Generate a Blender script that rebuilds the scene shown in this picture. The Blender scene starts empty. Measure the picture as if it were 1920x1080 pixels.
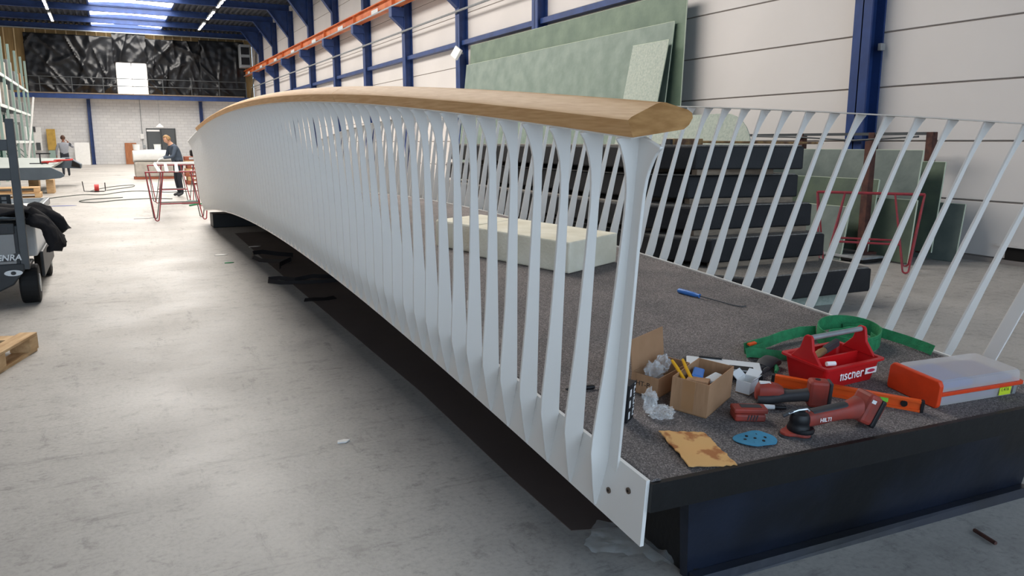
import bpy, bmesh, math, random
from mathutils import Vector, Matrix, noise
random.seed(7)
sc = bpy.context.scene
COL = sc.collection
PI = math.pi

# ------------------------------------------------------------------ camera, light, exposure
PITCH = math.atan(274 / 1460.0)
YAW = math.atan(762 / (1460.0 / math.cos(PITCH)))
cd = bpy.data.cameras.new('camera')
cd.sensor_width = 36.0
cd.lens = 36.0 * 1460 / 1920
cd.clip_end = 300
cam = bpy.data.objects.new('camera', cd)
COL.objects.link(cam)
cam.location = (0, 0, 1.55)
cam.rotation_euler = (PI / 2 - PITCH, 0, -YAW)
sc.camera = cam

world = bpy.data.worlds.new('overcast')
sc.world = world
world.use_nodes = True
bgn = world.node_tree.nodes['Background']
bgn.inputs['Color'].default_value = (0.64, 0.81, 1.0, 1)
bgn.inputs['Strength'].default_value = 2.3

vs = sc.view_settings
vs.view_transform = 'Standard'
vs.look = 'None'
vs.gamma = 1.0
vs.use_curve_mapping = False
vs.exposure = 0.14
SKYLIGHT = 10.0


# ------------------------------------------------------------------ materials
def lin(c):
    if isinstance(c, str):
        c = tuple(int(c[i:i + 2], 16) for i in (0, 2, 4))
    return tuple((v / 255.0 / 12.92) if v / 255.0 <= 0.04045 else ((v / 255.0 + 0.055) / 1.055) ** 2.4 for v in c)


def mat(name, col, rough=0.6, metal=0.0, var=0.0, scale=8.0, col2=None, bump=0.0, bscale=60.0, coat=0.0,
        trans=0.0, alpha=1.0, emit=None, estr=0.0, stretch=None, lo=0.35, hi=0.65, detail=4.0, ior=1.45):
    m = bpy.data.materials.new(name)
    m.use_nodes = True
    nt = m.node_tree
    b = nt.nodes['Principled BSDF']
    c = lin(col)
    b.inputs['Base Color'].default_value = (*c, 1)
    b.inputs['Roughness'].default_value = rough
    b.inputs['Metallic'].default_value = metal
    b.inputs['IOR'].default_value = ior
    b.inputs['Coat Weight'].default_value = coat
    b.inputs['Transmission Weight'].default_value = trans
    b.inputs['Alpha'].default_value = alpha
    if emit is not None:
        b.inputs['Emission Color'].default_value = (*lin(emit), 1)
        b.inputs['Emission Strength'].default_value = estr
    tc = nt.nodes.new('ShaderNodeTexCoord')
    vec = tc.outputs['Object']
    if stretch:
        mp = nt.nodes.new('ShaderNodeMapping')
        mp.inputs['Scale'].default_value = stretch
        nt.links.new(vec, mp.inputs['Vector'])
        vec = mp.outputs['Vector']
    if var > 0 or col2 is not None:
        c2 = lin(col2) if col2 is not None else tuple(v * (1 - var) for v in c)
        n = nt.nodes.new('ShaderNodeTexNoise')
        n.inputs['Scale'].default_value = scale
        n.inputs['Detail'].default_value = detail
        r = nt.nodes.new('ShaderNodeValToRGB')
        r.color_ramp.elements[0].position = lo
        r.color_ramp.elements[1].position = hi
        r.color_ramp.elements[0].color = (*c, 1)
        r.color_ramp.elements[1].color = (*c2, 1)
        nt.links.new(vec, n.inputs['Vector'])
        nt.links.new(n.outputs['Fac'], r.inputs['Fac'])
        nt.links.new(r.outputs['Color'], b.inputs['Base Color'])
    if bump > 0:
        n2 = nt.nodes.new('ShaderNodeTexNoise')
        n2.inputs['Scale'].default_value = bscale
        n2.inputs['Detail'].default_value = 3
        bp = nt.nodes.new('ShaderNodeBump')
        bp.inputs['Strength'].default_value = bump
        bp.inputs['Distance'].default_value = 0.02
        nt.links.new(vec, n2.inputs['Vector'])
        nt.links.new(n2.outputs['Fac'], bp.inputs['Height'])
        nt.links.new(bp.outputs['Normal'], b.inputs['Normal'])
    return m


def floor_material():
    m = mat('concrete', 'c2bfba', 0.62)
    nt = m.node_tree
    b = nt.nodes['Principled BSDF']
    L = nt.links.new
    tc = nt.nodes.new('ShaderNodeTexCoord')

    def nz(scale, detail, st=None, rough=0.55):
        n = nt.nodes.new('ShaderNodeTexNoise')
        n.inputs['Scale'].default_value = scale
        n.inputs['Detail'].default_value = detail
        n.inputs['Roughness'].default_value = rough
        if st:
            mp = nt.nodes.new('ShaderNodeMapping')
            mp.inputs['Scale'].default_value = st[:3]
            mp.inputs['Rotation'].default_value = (0, 0, st[3])
            L(tc.outputs['Object'], mp.inputs['Vector'])
            L(mp.outputs['Vector'], n.inputs['Vector'])
        else:
            L(tc.outputs['Object'], n.inputs['Vector'])
        return n

    def ramp(n, stops):
        r = nt.nodes.new('ShaderNodeValToRGB')
        e = r.color_ramp.elements
        e[0].position, e[0].color = stops[0][0], (*[stops[0][1]] * 3, 1)
        e[1].position, e[1].color = stops[-1][0], (*[stops[-1][1]] * 3, 1)
        for p, v in stops[1:-1]:
            x = e.new(p)
            x.color = (v, v, v, 1)
        L(n.outputs['Fac'], r.inputs['Fac'])
        return r

    def mul(a, c2, fac=1.0):
        mx = nt.nodes.new('ShaderNodeMix')
        mx.data_type = 'RGBA'
        mx.blend_type = 'MULTIPLY'
        mx.inputs['Factor'].default_value = fac
        L(a, mx.inputs['A'])
        L(c2, mx.inputs['B'])
        return mx.outputs['Result']

    base = nt.nodes.new('ShaderNodeRGB')
    base.outputs[0].default_value = (*lin('aca8a3'), 1)
    o = base.outputs[0]
    o = mul(o, ramp(nz(0.35, 5), [(0.30, 0.78), (0.55, 1.0), (0.75, 1.05)]).outputs['Color'])
    o = mul(o, ramp(nz(2.2, 8, None, 0.7), [(0.32, 0.80), (0.5, 1.0), (0.8, 1.03)]).outputs['Color'])
    o = mul(o, ramp(nz(1.6, 9, (0.5, 3.4, 1, 0.5), 0.8), [(0.34, 0.40), (0.43, 1.0), (1.0, 1.0)]).outputs['Color'], 0.6)
    o = mul(o, ramp(nz(2.2, 9, (2.2, 0.5, 1, 0.35), 0.82), [(0.34, 0.35), (0.42, 1.0), (1.0, 1.0)]).outputs['Color'], 0.6)
    o = mul(o, ramp(nz(9, 6, None, 0.75), [(0.33, 0.55), (0.46, 1.0), (1.0, 1.06)]).outputs['Color'], 0.7)
    o = mul(o, ramp(nz(5, 9, (0.5, 2.6, 1, 0.2), 0.85), [(0.33, 0.35), (0.41, 1.0), (1.0, 1.0)]).outputs['Color'], 0.65)
    o = mul(o, ramp(nz(45, 4, None, 0.6), [(0.3, 0.8), (0.5, 1.0), (0.7, 1.08)]).outputs['Color'], 0.8)
    o = mul(o, ramp(nz(0.9, 6, (1.5, 0.25, 1, -0.4), 0.7), [(0.30, 0.55), (0.40, 1.0), (1.0, 1.0)]).outputs['Color'], 0.5)
    L(o, b.inputs['Base Color'])
    rr = ramp(nz(1.1, 5), [(0.3, 0.42), (0.7, 0.68)])
    L(rr.outputs['Color'], b.inputs['Roughness'])
    bp = nt.nodes.new('ShaderNodeBump')
    bp.inputs['Strength'].default_value = 0.10
    bp.inputs['Distance'].default_value = 0.01
    L(nz(40, 4).outputs['Fac'], bp.inputs['Height'])
    L(bp.outputs['Normal'], b.inputs['Normal'])
    return m


def grit_material():
    m = mat('anti_slip_grit', '504c4c', 0.85)
    nt = m.node_tree
    b = nt.nodes['Principled BSDF']
    L = nt.links.new
    tc = nt.nodes.new('ShaderNodeTexCoord')
    n = nt.nodes.new('ShaderNodeTexVoronoi')
    n.inputs['Scale'].default_value = 230
    L(tc.outputs['Object'], n.inputs['Vector'])
    r = nt.nodes.new('ShaderNodeValToRGB')
    e = r.color_ramp.elements
    e[0].position, e[0].color = 0.0, (*lin('434041'), 1)
    e[1].position, e[1].color = 1.0, (*lin('a19b99'), 1)
    x = e.new(0.55)
    x.color = (*lin('6e6867'), 1)
    L(n.outputs['Color'], r.inputs['Fac'])
    n2 = nt.nodes.new('ShaderNodeTexNoise')
    n2.inputs['Scale'].default_value = 3
    n2.inputs['Detail'].default_value = 5
    L(tc.outputs['Object'], n2.inputs['Vector'])
    r2 = nt.nodes.new('ShaderNodeValToRGB')
    r2.color_ramp.elements[0].color = (0.8, 0.8, 0.8, 1)
    r2.color_ramp.elements[1].color = (1.1, 1.06, 1.04, 1)
    r2.color_ramp.elements[0].position, r2.color_ramp.elements[1].position = 0.35, 0.65
    L(n2.outputs['Fac'], r2.inputs['Fac'])
    mx = nt.nodes.new('ShaderNodeMix')
    mx.data_type = 'RGBA'
    mx.blend_type = 'MULTIPLY'
    mx.inputs['Factor'].default_value = 1
    L(r.outputs['Color'], mx.inputs['A'])
    L(r2.outputs['Color'], mx.inputs['B'])
    L(mx.outputs['Result'], b.inputs['Base Color'])
    bp = nt.nodes.new('ShaderNodeBump')
    bp.inputs['Strength'].default_value = 0.5
    bp.inputs['Distance'].default_value = 0.004
    L(n.outputs['Distance'], bp.inputs['Height'])
    L(bp.outputs['Normal'], b.inputs['Normal'])
    return m


def block_material():
    m = mat('painted_blocks', 'd9d9da', 0.7)
    nt = m.node_tree
    b = nt.nodes['Principled BSDF']
    L = nt.links.new
    tc = nt.nodes.new('ShaderNodeTexCoord')
    mp = nt.nodes.new('ShaderNodeMapping')
    mp.inputs['Rotation'].default_value = (PI / 2, 0, 0)
    L(tc.outputs['Object'], mp.inputs['Vector'])
    br = nt.nodes.new('ShaderNodeTexBrick')
    br.inputs['Scale'].default_value = 1.0
    br.inputs['Brick Width'].default_value = 0.45
    br.inputs['Row Height'].default_value = 0.2
    br.inputs['Mortar Size'].default_value = 0.014
    br.inputs['Color1'].default_value = (*lin('dcdcdc'), 1)
    br.inputs['Color2'].default_value = (*lin('d2d2d3'), 1)
    br.inputs['Mortar'].default_value = (*lin('c6c6c6'), 1)
    L(mp.outputs['Vector'], br.inputs['Vector'])
    L(br.outputs['Color'], b.inputs['Base Color'])
    bp = nt.nodes.new('ShaderNodeBump')
    bp.inputs['Strength'].default_value = 0.4
    bp.inputs['Distance'].default_value = 0.02
    bp.invert = True
    L(br.outputs['Fac'], bp.inputs['Height'])
    L(bp.outputs['Normal'], b.inputs['Normal'])
    return m


M = {}
M['floor'] = floor_material()
M['grit'] = grit_material()
M['blocks'] = block_material()
M['white_paint'] = mat('white_paint', 'e6e4e0', 0.35, coat=0.15)
M['panel'] = mat('wall_panel', 'dad5d2', 0.55, var=0.05, scale=0.6)
M['panel_gap'] = mat('panel_joint', '8d8580', 0.8)
M['blue'] = mat('blue_steel', '2a447c', 0.42, var=0.3, scale=3)
M['orange'] = mat('orange_paint', 'd77d4a', 0.5, col2='c45e24', scale=1.2, lo=0.45, hi=0.6)
M['steel_grey'] = mat('galvanised_steel', 'a4a9ac', 0.4, 0.4, var=0.2, scale=12)
M['roof_deck'] = mat('roof_deck', '3a3f47', 0.6, var=0.2, scale=2)
M['cladding'] = mat('tan_cladding', 'a58a5c', 0.7, var=0.2, scale=3, stretch=(4, 4, 0.4))
M['cladding2'] = mat('tan_cladding_batten', 'd6bf94', 0.7)
M['plastic_sheet'] = mat('black_polythene', '16181c', 0.36, bump=0.5, bscale=5)
M['skylight'] = mat('skylight_sheet', 'ffffff', 0.6, emit='fff9f0', estr=SKYLIGHT)
M['window_glow'] = mat('daylit_pane', 'ffffff', 0.5, emit='fbfdff', estr=1.0)
M['lamp_glow'] = mat('lamp_diffuser', 'ffffff', 0.5, emit='fffaf0', estr=2.0)
M['white'] = mat('plain_white', 'e8e8e6', 0.5, var=0.06, scale=9)
M['door_grey'] = mat('door_grey', '53575a', 0.45)
M['black'] = mat('black_plastic', '15161a', 0.45)
M['rubber'] = mat('rubber', '121213', 0.75, bump=0.2)
M['black_panel'] = mat('black_laminate', '1d2434', 0.34, col2='0d0f13', scale=1.6, detail=8, bump=0.15, bscale=9)  # navy tone puts the bluish reflected light into the black panel's colour
M['black_lip'] = mat('black_coating', '0e0f11', 0.5, var=0.4, scale=20, bump=0.08, bscale=40)
M['slab_black'] = mat('slab_black', '131418', 0.62, col2='1d1d20', scale=5, bump=0.15, bscale=60)
M['slab_grit'] = mat('slab_grit', '6a6661', 0.9, col2='8b8680', scale=70, bump=0.3, bscale=150)
M['spacer'] = mat('timber_spacer', '8d7d6c', 0.8, var=0.3, scale=6, stretch=(1, 6, 6))
M['timber'] = mat('handrail_timber', 'deb27c', 0.58, col2='cc9a62', scale=5, stretch=(26, 0.7, 26), detail=6)
M['end_grain'] = mat('handrail_end_grain', 'b98c58', 0.65, col2='966a3b', scale=14, stretch=(1, 1, 3))
M['foam'] = mat('foam_block', 'efe9d6', 0.9, col2='dfd8c2', scale=5, bump=0.25, bscale=50)
M['grp'] = mat('green_laminate', '708270', 0.45, col2='5d7061', scale=2.2, detail=9, bump=0.1, bscale=18)
M['grp_mid'] = mat('green_laminate_mid', '7e8d83', 0.45, col2='6b7c72', scale=2.6, detail=9, bump=0.1, bscale=16)
M['grp_pale'] = mat('pale_laminate', 'a3aba0', 0.5, col2='8d998f', scale=26, detail=9, bump=0.15, bscale=20)
M['grp_dark'] = mat('dark_laminate', '65725f', 0.45, col2='525f54', scale=3, detail=9, bump=0.1, bscale=18)
M['grp_grey'] = mat('grey_laminate', '757f79', 0.45, col2='646f6b', scale=4, detail=9, bump=0.1, bscale=22)
M['grp_edge'] = mat('laminate_edge', 'c2cdb8', 0.5)
M['rust'] = mat('rusty_steel', '5e3b31', 0.75, col2='432a26', scale=12)
M['trestle_red'] = mat('trestle_red', '9c3037', 0.5, col2='83303a', scale=18)
M['trestle_grey'] = mat('trestle_bare', '6f6a68', 0.5)
M['card'] = mat('cardboard', 'a98363', 0.85, col2='9c7858', scale=8, stretch=(1, 8, 1))
M['card_in'] = mat('cardboard_inner', '8f6c4b', 0.9, var=0.1, scale=8)
M['card_tape'] = mat('packing_tape', 'a37a55', 0.3)
M['card_piece'] = mat('stained_card', 'd2a368', 0.85, col2='a4693c', scale=11, lo=0.53, hi=0.60, detail=5)
M['red_plastic'] = mat('red_plastic', 'c31a1e', 0.38)
M['tool_red'] = mat('tool_red', '9c3a2e', 0.55, col2='7c3a33', scale=14)
M['tool_dark'] = mat('tool_dark_grip', '3b3b3e', 0.6, var=0.2, scale=20)
M['orange_plastic'] = mat('orange_plastic', 'dd4318', 0.42, var=0.12, scale=20)
M['level_orange'] = mat('level_orange', 'e25619', 0.4)
M['vial_green'] = mat('vial_green', '7ed04a', 0.25)
M['clear'] = mat('hazy_clear_plastic', 'd8d4d2', 0.25, alpha=0.48)
M['film'] = mat('clear_film', 'eef1f3', 0.1, alpha=0.26)
M['blue_insert'] = mat('blue_insert', '2b4fa8', 0.5)
M['purple_insert'] = mat('purple_insert', '7d7396', 0.6)
M['label_green'] = mat('lime_label', 'c4d62a', 0.6)
M['strap_green'] = mat('green_webbing', '2f8f5c', 0.75, col2='27794d', scale=30, bump=0.2, bscale=120)
M['strap_black'] = mat('black_webbing', '1b1618', 0.7)
M['disc_blue'] = mat('blue_abrasive', '3f88ab', 0.85, var=0.1, scale=60)
M['handle_blue'] = mat('blue_handle', '3b76c4', 0.35)
M['chrome'] = mat('bright_metal', 'b9bdc0', 0.25, 0.9)
M['tool_wood'] = mat('worn_wood', '9c7a4c', 0.7, col2='5a4030', scale=12)
M['pallet'] = mat('pallet_wood', 'cfae84', 0.8, col2='b18d62', scale=4, stretch=(1, 5, 5), detail=6)
M['pallet_red'] = mat('reddish_wood', 'a05a42', 0.8, var=0.25, scale=6)
M['mustard'] = mat('mustard_paint', 'bd9a4a', 0.6, var=0.2, scale=6)
M['yellow'] = mat('yellow_plastic', 'e3a91c', 0.5)
M['skin'] = mat('skin', 'd9a488', 0.55)
M['skin_dark'] = mat('skin_tan', '8a5a45', 0.55)
M['hair_blond'] = mat('blond_hair', 'b08e62', 0.7, col2='8c6c46', scale=60)
M['hair_dark'] = mat('dark_hair', '4c3327', 0.7)
M['overall'] = mat('slate_workwear', '4a5564', 0.85, var=0.2, scale=10)
M['trousers'] = mat('dark_trousers', '2a2d35', 0.85)
M['sweater'] = mat('grey_sweater', '8d9098', 0.85, var=0.1, scale=20)
M['shoe'] = mat('work_shoe', '3b3c40', 0.7)
M['glove'] = mat('pale_glove', 'd6d8d6', 0.7)
M['cart_grey'] = mat('cart_grey', '8b8c8c', 0.45, var=0.1, scale=8)
M['cart_dark'] = mat('cart_charcoal', '303336', 0.5, var=0.2, scale=8)
M['post_dark'] = mat('dark_steel', '4b4f52', 0.5, var=0.15, scale=9)
M['jacket'] = mat('black_jacket', '17161a', 0.9, bump=0.4, bscale=14)
M['slate'] = mat('slate_coating', '4e5963', 0.55, var=0.15, scale=3)
M['slate_light'] = mat('pale_coating', 'a9b0ad', 0.6, var=0.08, scale=2)
M['rack_green'] = mat('rack_green', '3b6a5e', 0.5)
M['rack_pale'] = mat('rack_pale_green', '93aba3', 0.5)
M['rack_white'] = mat('rack_white', 'd5dbd8', 0.5)
M['brown_board'] = mat('brown_board', 'b1754f', 0.7, col2='9a6040', scale=3, stretch=(5, 5, 0.6))
M['cable'] = mat('cable_dark', '3c4640', 0.6)
M['reel_red'] = mat('reel_red', 'b8322f', 0.45)
M['sack'] = mat('grey_wrap', 'b9b2a8', 0.6, var=0.2, scale=6, bump=0.3, bscale=8)
M['hole'] = mat('dark_recess', '191513', 0.9)
M['paper'] = mat('paper_scrap', 'eceae6', 0.8)
M['blue_tool'] = mat('blue_strip', '4052a0', 0.6)
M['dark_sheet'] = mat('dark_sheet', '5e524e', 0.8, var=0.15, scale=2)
M['print_white'] = mat('white_print', 'f5f4f4', 0.5)
M['print_pale'] = mat('pale_print', 'd9dcde', 0.5)
M['print_dark'] = mat('dark_print', '232323', 0.6)
M['print_red'] = mat('red_print', 'c22b4f', 0.5)
M['bolt'] = mat('bolt_steel', '6d6055', 0.4, 0.7)


# ------------------------------------------------------------------ mesh helpers
class MB:
    def __init__(s):
        s.v, s.f = [], []

    def add(s, vs_, fs):
        o = len(s.v)
        s.v += [tuple(v) for v in vs_]
        s.f += [tuple(i + o for i in f) for f in fs]
        return s

    def box(s, c, d, rot=None):
        x, y, z = (k / 2 for k in d)
        pts = [Vector(p) for p in ((-x, -y, -z), (x, -y, -z), (x, y, -z), (-x, y, -z), (-x, -y, z), (x, -y, z), (x, y, z), (-x, y, z))]
        if rot is not None:
            from mathutils import Euler
            r = rot if isinstance(rot, Matrix) else Euler(rot).to_matrix()
            pts = [r @ p for p in pts]
        pts = [p + Vector(c) for p in pts]
        return s.add(pts, [(3, 2, 1, 0), (4, 5, 6, 7), (0, 1, 5, 4), (1, 2, 6, 5), (2, 3, 7, 6), (3, 0, 4, 7)])

    def bb(s, a, b):
        return s.box([(a[i] + b[i]) / 2 for i in range(3)], [abs(b[i] - a[i]) for i in range(3)])

    def loft(s, rings, closed=True, caps=True):
        n = len(rings[0])
        vs_ = [p for r in rings for p in r]
        fs = []
        for i in range(len(rings) - 1):
            for j in range(n if closed else n - 1):
                k = (j + 1) % n
                fs.append((i * n + j, i * n + k, (i + 1) * n + k, (i + 1) * n + j))
        if caps and closed:
            fs.append(tuple(range(n))[::-1])
            fs.append(tuple((len(rings) - 1) * n + j for j in range(n)))
        return s.add(vs_, fs)

    def tube(s, path, r, n=8, flat=1.0):
        P = [Vector(p) for p in path]
        rs = r if isinstance(r, (list, tuple)) else [r] * len(P)
        rings = []
        up = None
        for i, p in enumerate(P):
            t = (P[min(i + 1, len(P) - 1)] - P[max(i - 1, 0)]).normalized()
            if up is None:
                up = Vector((0, 0, 1)) if abs(t.z) < 0.9 else Vector((1, 0, 0))
            a = t.cross(up)
            if a.length < 1e-6:
                a = t.orthogonal()
            a.normalize()
            b = a.cross(t).normalized()
            up = b
            rings.append([p + a * (math.cos(2 * PI * k / n) * rs[i]) + b * (math.sin(2 * PI * k / n) * rs[i] * flat) for k in range(n)])
        return s.loft(rings)

    def cyl(s, a, b, r, n=12, r2=None):
        return s.tube([a, b], [r, r if r2 is None else r2], n)

    def lathe(s, prof, c=(0, 0, 0), n=20):
        c = Vector(c)
        rings = [[c + Vector((r * math.cos(2 * PI * k / n), r * math.sin(2 * PI * k / n), z)) for k in range(n)] for r, z in prof]
        return s.loft(rings)

    def ext(s, poly, axis, a, b):
        """polygon extruded from a to b along axis ('x','y','z'); poly holds the two other coordinates in order"""
        def P(p, t):
            return {'x': (t, p[0], p[1]), 'y': (p[0], t, p[1]), 'z': (p[0], p[1], t)}[axis]
        return s.loft([[P(p, a) for p in poly], [P(p, b) for p in poly]])

    def ribbon(s, path, widths, thick, wdir=(0, 0, 1)):
        """strap: path points with a width direction (one or one per point)"""
        P = [Vector(p) for p in path]
        rings = []
        for i, p in enumerate(P):
            t = (P[min(i + 1, len(P) - 1)] - P[max(i - 1, 0)]).normalized()
            w = Vector(wdir[i]) if isinstance(wdir[0], (tuple, list, Vector)) else Vector(wdir)
            w = (w - t * w.dot(t)).normalized()
            n = t.cross(w).normalized() * thick / 2
            h = w * ((widths[i] if isinstance(widths, (list, tuple)) else widths) / 2)
            rings.append([p - h - n, p + h - n, p + h + n, p - h + n])
        return s.loft(rings)

    def xf(s, m):
        s.v = [tuple(m @ Vector(v)) for v in s.v]
        return s

    def build(s, name, m, parent=None, smooth=False, bevel=0.0, seg=2):
        me = bpy.data.meshes.new(name)
        me.from_pydata(s.v, [], s.f)
        bm = bmesh.new()
        bm.from_mesh(me)
        bmesh.ops.recalc_face_normals(bm, faces=bm.faces)
        if bevel > 0:
            ed = [e for e in bm.edges if len(e.link_faces) == 2 and e.calc_face_angle(0) > 0.5]
            if ed:
                bmesh.ops.bevel(bm, geom=ed, offset=bevel, segments=seg, affect='EDGES', profile=0.5, clamp_overlap=True)
        bm.to_mesh(me)
        bm.free()
        me.materials.append(M[m] if isinstance(m, str) else m)
        if smooth:
            for p in me.polygons:
                p.use_smooth = True
            try:
                me.set_sharp_from_angle(angle=0.7)
            except Exception:
                pass
        o = bpy.data.objects.new(name, me)
        COL.objects.link(o)
        if parent is not None:
            o.parent = parent
        return o


def tag(o, label=None, cat=None, group=None, kind=None):
    if label:
        o['label'] = label
    if cat:
        o['category'] = cat
    if group:
        o['group'] = group
    if kind:
        o['kind'] = kind
    return o


def thing(name, label, cat, loc=(0, 0, 0), rz=0.0, group=None, mw=None):
    o = bpy.data.objects.new(name, None)
    o.empty_display_size = 0.1
    COL.objects.link(o)
    if mw is not None:
        o.matrix_world = mw
    else:
        o.location = loc
        o.rotation_euler = (0, 0, rz)
    return tag(o, label, cat, group)


def struct(name, mb, m, parent=None, **k):
    o = mb.build(name, m, parent, **k)
    if parent is None:
        o['kind'] = 'structure'
    return o


def text_mesh(body, size, mtl, parent, loc, rot, name='lettering', shear=0.0, depth=0.0005, bold=0.0, align='LEFT'):
    cu = bpy.data.curves.new(name, 'FONT')
    cu.body = body
    cu.size = size
    cu.shear = shear
    cu.extrude = depth
    cu.offset = bold
    cu.align_x = align
    t = bpy.data.objects.new(name, cu)
    COL.objects.link(t)
    dg = bpy.context.evaluated_depsgraph_get()
    me = bpy.data.meshes.new_from_object(t.evaluated_get(dg))
    bpy.data.objects.remove(t)
    me.materials.clear()
    me.materials.append(M[mtl])
    o = bpy.data.objects.new(name, me)
    COL.objects.link(o)
    o.parent = parent
    o.location = loc
    o.rotation_euler = rot
    return o


def copy_tree(o, parent=None):
    c = o.copy()
    COL.objects.link(c)
    c.parent = parent
    for ch in [x for x in bpy.data.objects if x.parent == o]:
        copy_tree(ch, c)
    return c


def arc(cx, cy, r, a0, a1, n):
    return [(cx + r * math.cos(a0 + (a1 - a0) * i / n), cy + r * math.sin(a0 + (a1 - a0) * i / n)) for i in range(n + 1)]


# ------------------------------------------------------------------ the hall
XR, XL, YB, YN = 10.2, -8.0, 62.2, -8.0
COLY = [8.18 + 4.937 * k for k in range(-3, 11)]
ZDECK = 9.28

mb = MB()
mb.bb((XL - .2, YN - 6, -0.3), (XR + .2, YB + .2, 0.0))
struct('floor', mb, 'floor')

# right wall: backing with one panel per row and bay, joints recessed
wr = struct('wall_right', MB().bb((XR + 0.02, YN, 0), (XR + 0.2, YB, ZDECK + .4)), 'panel_gap')
rows = [0.06, 0.785, 1.56, 2.335, 3.11, 3.885, 4.66, 5.435, 6.21, 6.985, 7.76, 8.535, 9.4]
edges = [YN] + COLY + [YB]
cache = {}
for a, b in zip(edges[:-1], edges[1:]):
    for z0, z1 in zip(rows[:-1], rows[1:]):
        if abs(z0 - 0.06) < 1e-6:
            key = (round(b - a, 2), 'low')
        else:
            key = (round(b - a, 2), round(z1 - z0, 3))
        if key not in cache:
            t = MB().box((0, 0, 0), (0.06, b - a - 0.002, z1 - z0 - 0.022)).build('wall_panel', 'panel', wr, bevel=0.006, seg=1)
            cache[key] = t.data
        else:
            t = bpy.data.objects.new('wall_panel', cache[key])
            COL.objects.link(t)
            t.parent = wr
        t.location = (XR + 0.03, (a + b) / 2, (z0 + z1) / 2)
struct('wall_vent', MB().bb((XR - .01, 3.9, 0.06), (XR + .01, 5.95, 0.225)), 'hole', wr)
struct('vent_hood', MB().bb((XR - .05, 3.9, 0.225), (XR + .01, 6.05, 0.25)), 'panel', wr)
struct('baseboard_right', MB().bb((XR - 0.03, YN, 0), (XR, YB - .02, 0.055)), 'panel_gap')

struct('wall_left', MB().bb((XL - .2, YN, 0), (XL, YB, ZDECK + .4)), 'panel')
struct('wall_back', MB().bb((XL, YB, 0), (XR, YB + .2, 4.6)), 'blocks')
wu = struct('wall_back_upper', MB().bb((XL, YB + 0.1, 4.6), (XR, YB + .3, ZDECK + .4)), 'cladding')
mb = None
first = None
x = XL + 0.25
while x < XR:
    t = bpy.data.objects.new('batten', first.data) if first else MB().box((0, 0, 0), (0.07, 0.1, 4.7)).build('batten', 'cladding2', wu)
    if first:
        COL.objects.link(t)
        t.parent = wu
    else:
        first = t
    t.location = (x, YB + 0.07, 7.05)
    x += 0.6

# roof deck: trapezoidal sheet, ribs along the hall, open over the skylight
SX0, SX1 = -0.25, 4.15


def deck_strip(x0, x1):
    m_ = MB()
    prof = []
    x = x0
    while x < x1 - 0.3:
        prof += [(x, ZDECK), (x + .11, ZDECK), (x + .16, ZDECK + .1), (x + .27, ZDECK + .1)]
        x += 0.32
    prof.append((x1, ZDECK))
    lo = [(p[0], YN, p[1]) for p in prof]
    hi = [(p[0], YB, p[1]) for p in prof]
    n = len(prof)
    m_.add(lo + hi, [(i, i + 1, n + i + 1, n + i) for i in range(n - 1)])
    m_.bb((x0, YN, ZDECK + .14), (x1, YB, ZDECK + .3))
    return m_


ce = struct('ceiling', deck_strip(XL, SX0), 'roof_deck')
deck_strip(SX1, XR + .02).build('roof_sheet', 'roof_deck', ce)
# bays over the near end of the hall have a closed roof, the rest a skylight of rigid sheets
for i in range(len(edges) - 1):
    a, b = edges[i] + .12, edges[i + 1] - .12
    if edges[i] < 7:
        m_ = MB().bb((SX0, edges[i], ZDECK), (SX1, edges[i + 1], ZDECK + .1))
        m_.build('roof_sheet', 'roof_deck', ce)
    else:
        m_ = MB()
        pts = []
        for k in range(9):
            t = k / 8
            pts.append((SX0 + (SX1 - SX0) * t, ZDECK + .1 + .12 * math.sin(PI * t)))
        lo = [(p[0], a, p[1]) for p in pts]
        hi = [(p[0], b, p[1]) for p in pts]
        m_.add(lo + hi, [(k, k + 1, 9 + k + 1, 9 + k) for k in range(8)])
        m_.build('skylight_panel', 'skylight', ce)
        MB().bb((SX0, edges[i + 1] - .13, ZDECK), (SX1, edges[i + 1] + .13, ZDECK + .25)).build('skylight_bar', 'blue', ce)
for x in (SX0, SX1):
    MB().bb((x - .05, 5, ZDECK - .02), (x + .05, YB, ZDECK + .16)).build('skylight_kerb', 'blue', ce)


def ibeam(m_, axis, a, b, c1, c2, d1, d2, tf=0.03, tw=0.02):
    """I section between a and b on axis, flanges at +-d1/2 of the first other coordinate, width d2"""
    if axis == 'x':
        m_.bb((a, c1 - d2 / 2, c2 - d1 / 2), (b, c1 + d2 / 2, c2 - d1 / 2 + tf))
        m_.bb((a, c1 - d2 / 2, c2 + d1 / 2 - tf), (b, c1 + d2 / 2, c2 + d1 / 2))
        m_.bb((a, c1 - tw / 2, c2 - d1 / 2), (b, c1 + tw / 2, c2 + d1 / 2))
    elif axis == 'y':
        m_.bb((c1 - d2 / 2, a, c2 - d1 / 2), (c1 + d2 / 2, b, c2 - d1 / 2 + tf))
        m_.bb((c1 - d2 / 2, a, c2 + d1 / 2 - tf), (c1 + d2 / 2, b, c2 + d1 / 2))
        m_.bb((c1 - tw / 2, a, c2 - d1 / 2), (c1 + tw / 2, b, c2 + d1 / 2))
    else:
        m_.bb((c1 - d1 / 2, c2 - d2 / 2, a), (c1 - d1 / 2 + tf, c2 + d2 / 2, b))
        m_.bb((c1 + d1 / 2 - tf, c2 - d2 / 2, a), (c1 + d1 / 2, c2 + d2 / 2, b))
        m_.bb((c1 - d1 / 2, c2 - tw / 2, a), (c1 + d1 / 2, c2 + tw / 2, b))
    return m_


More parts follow.
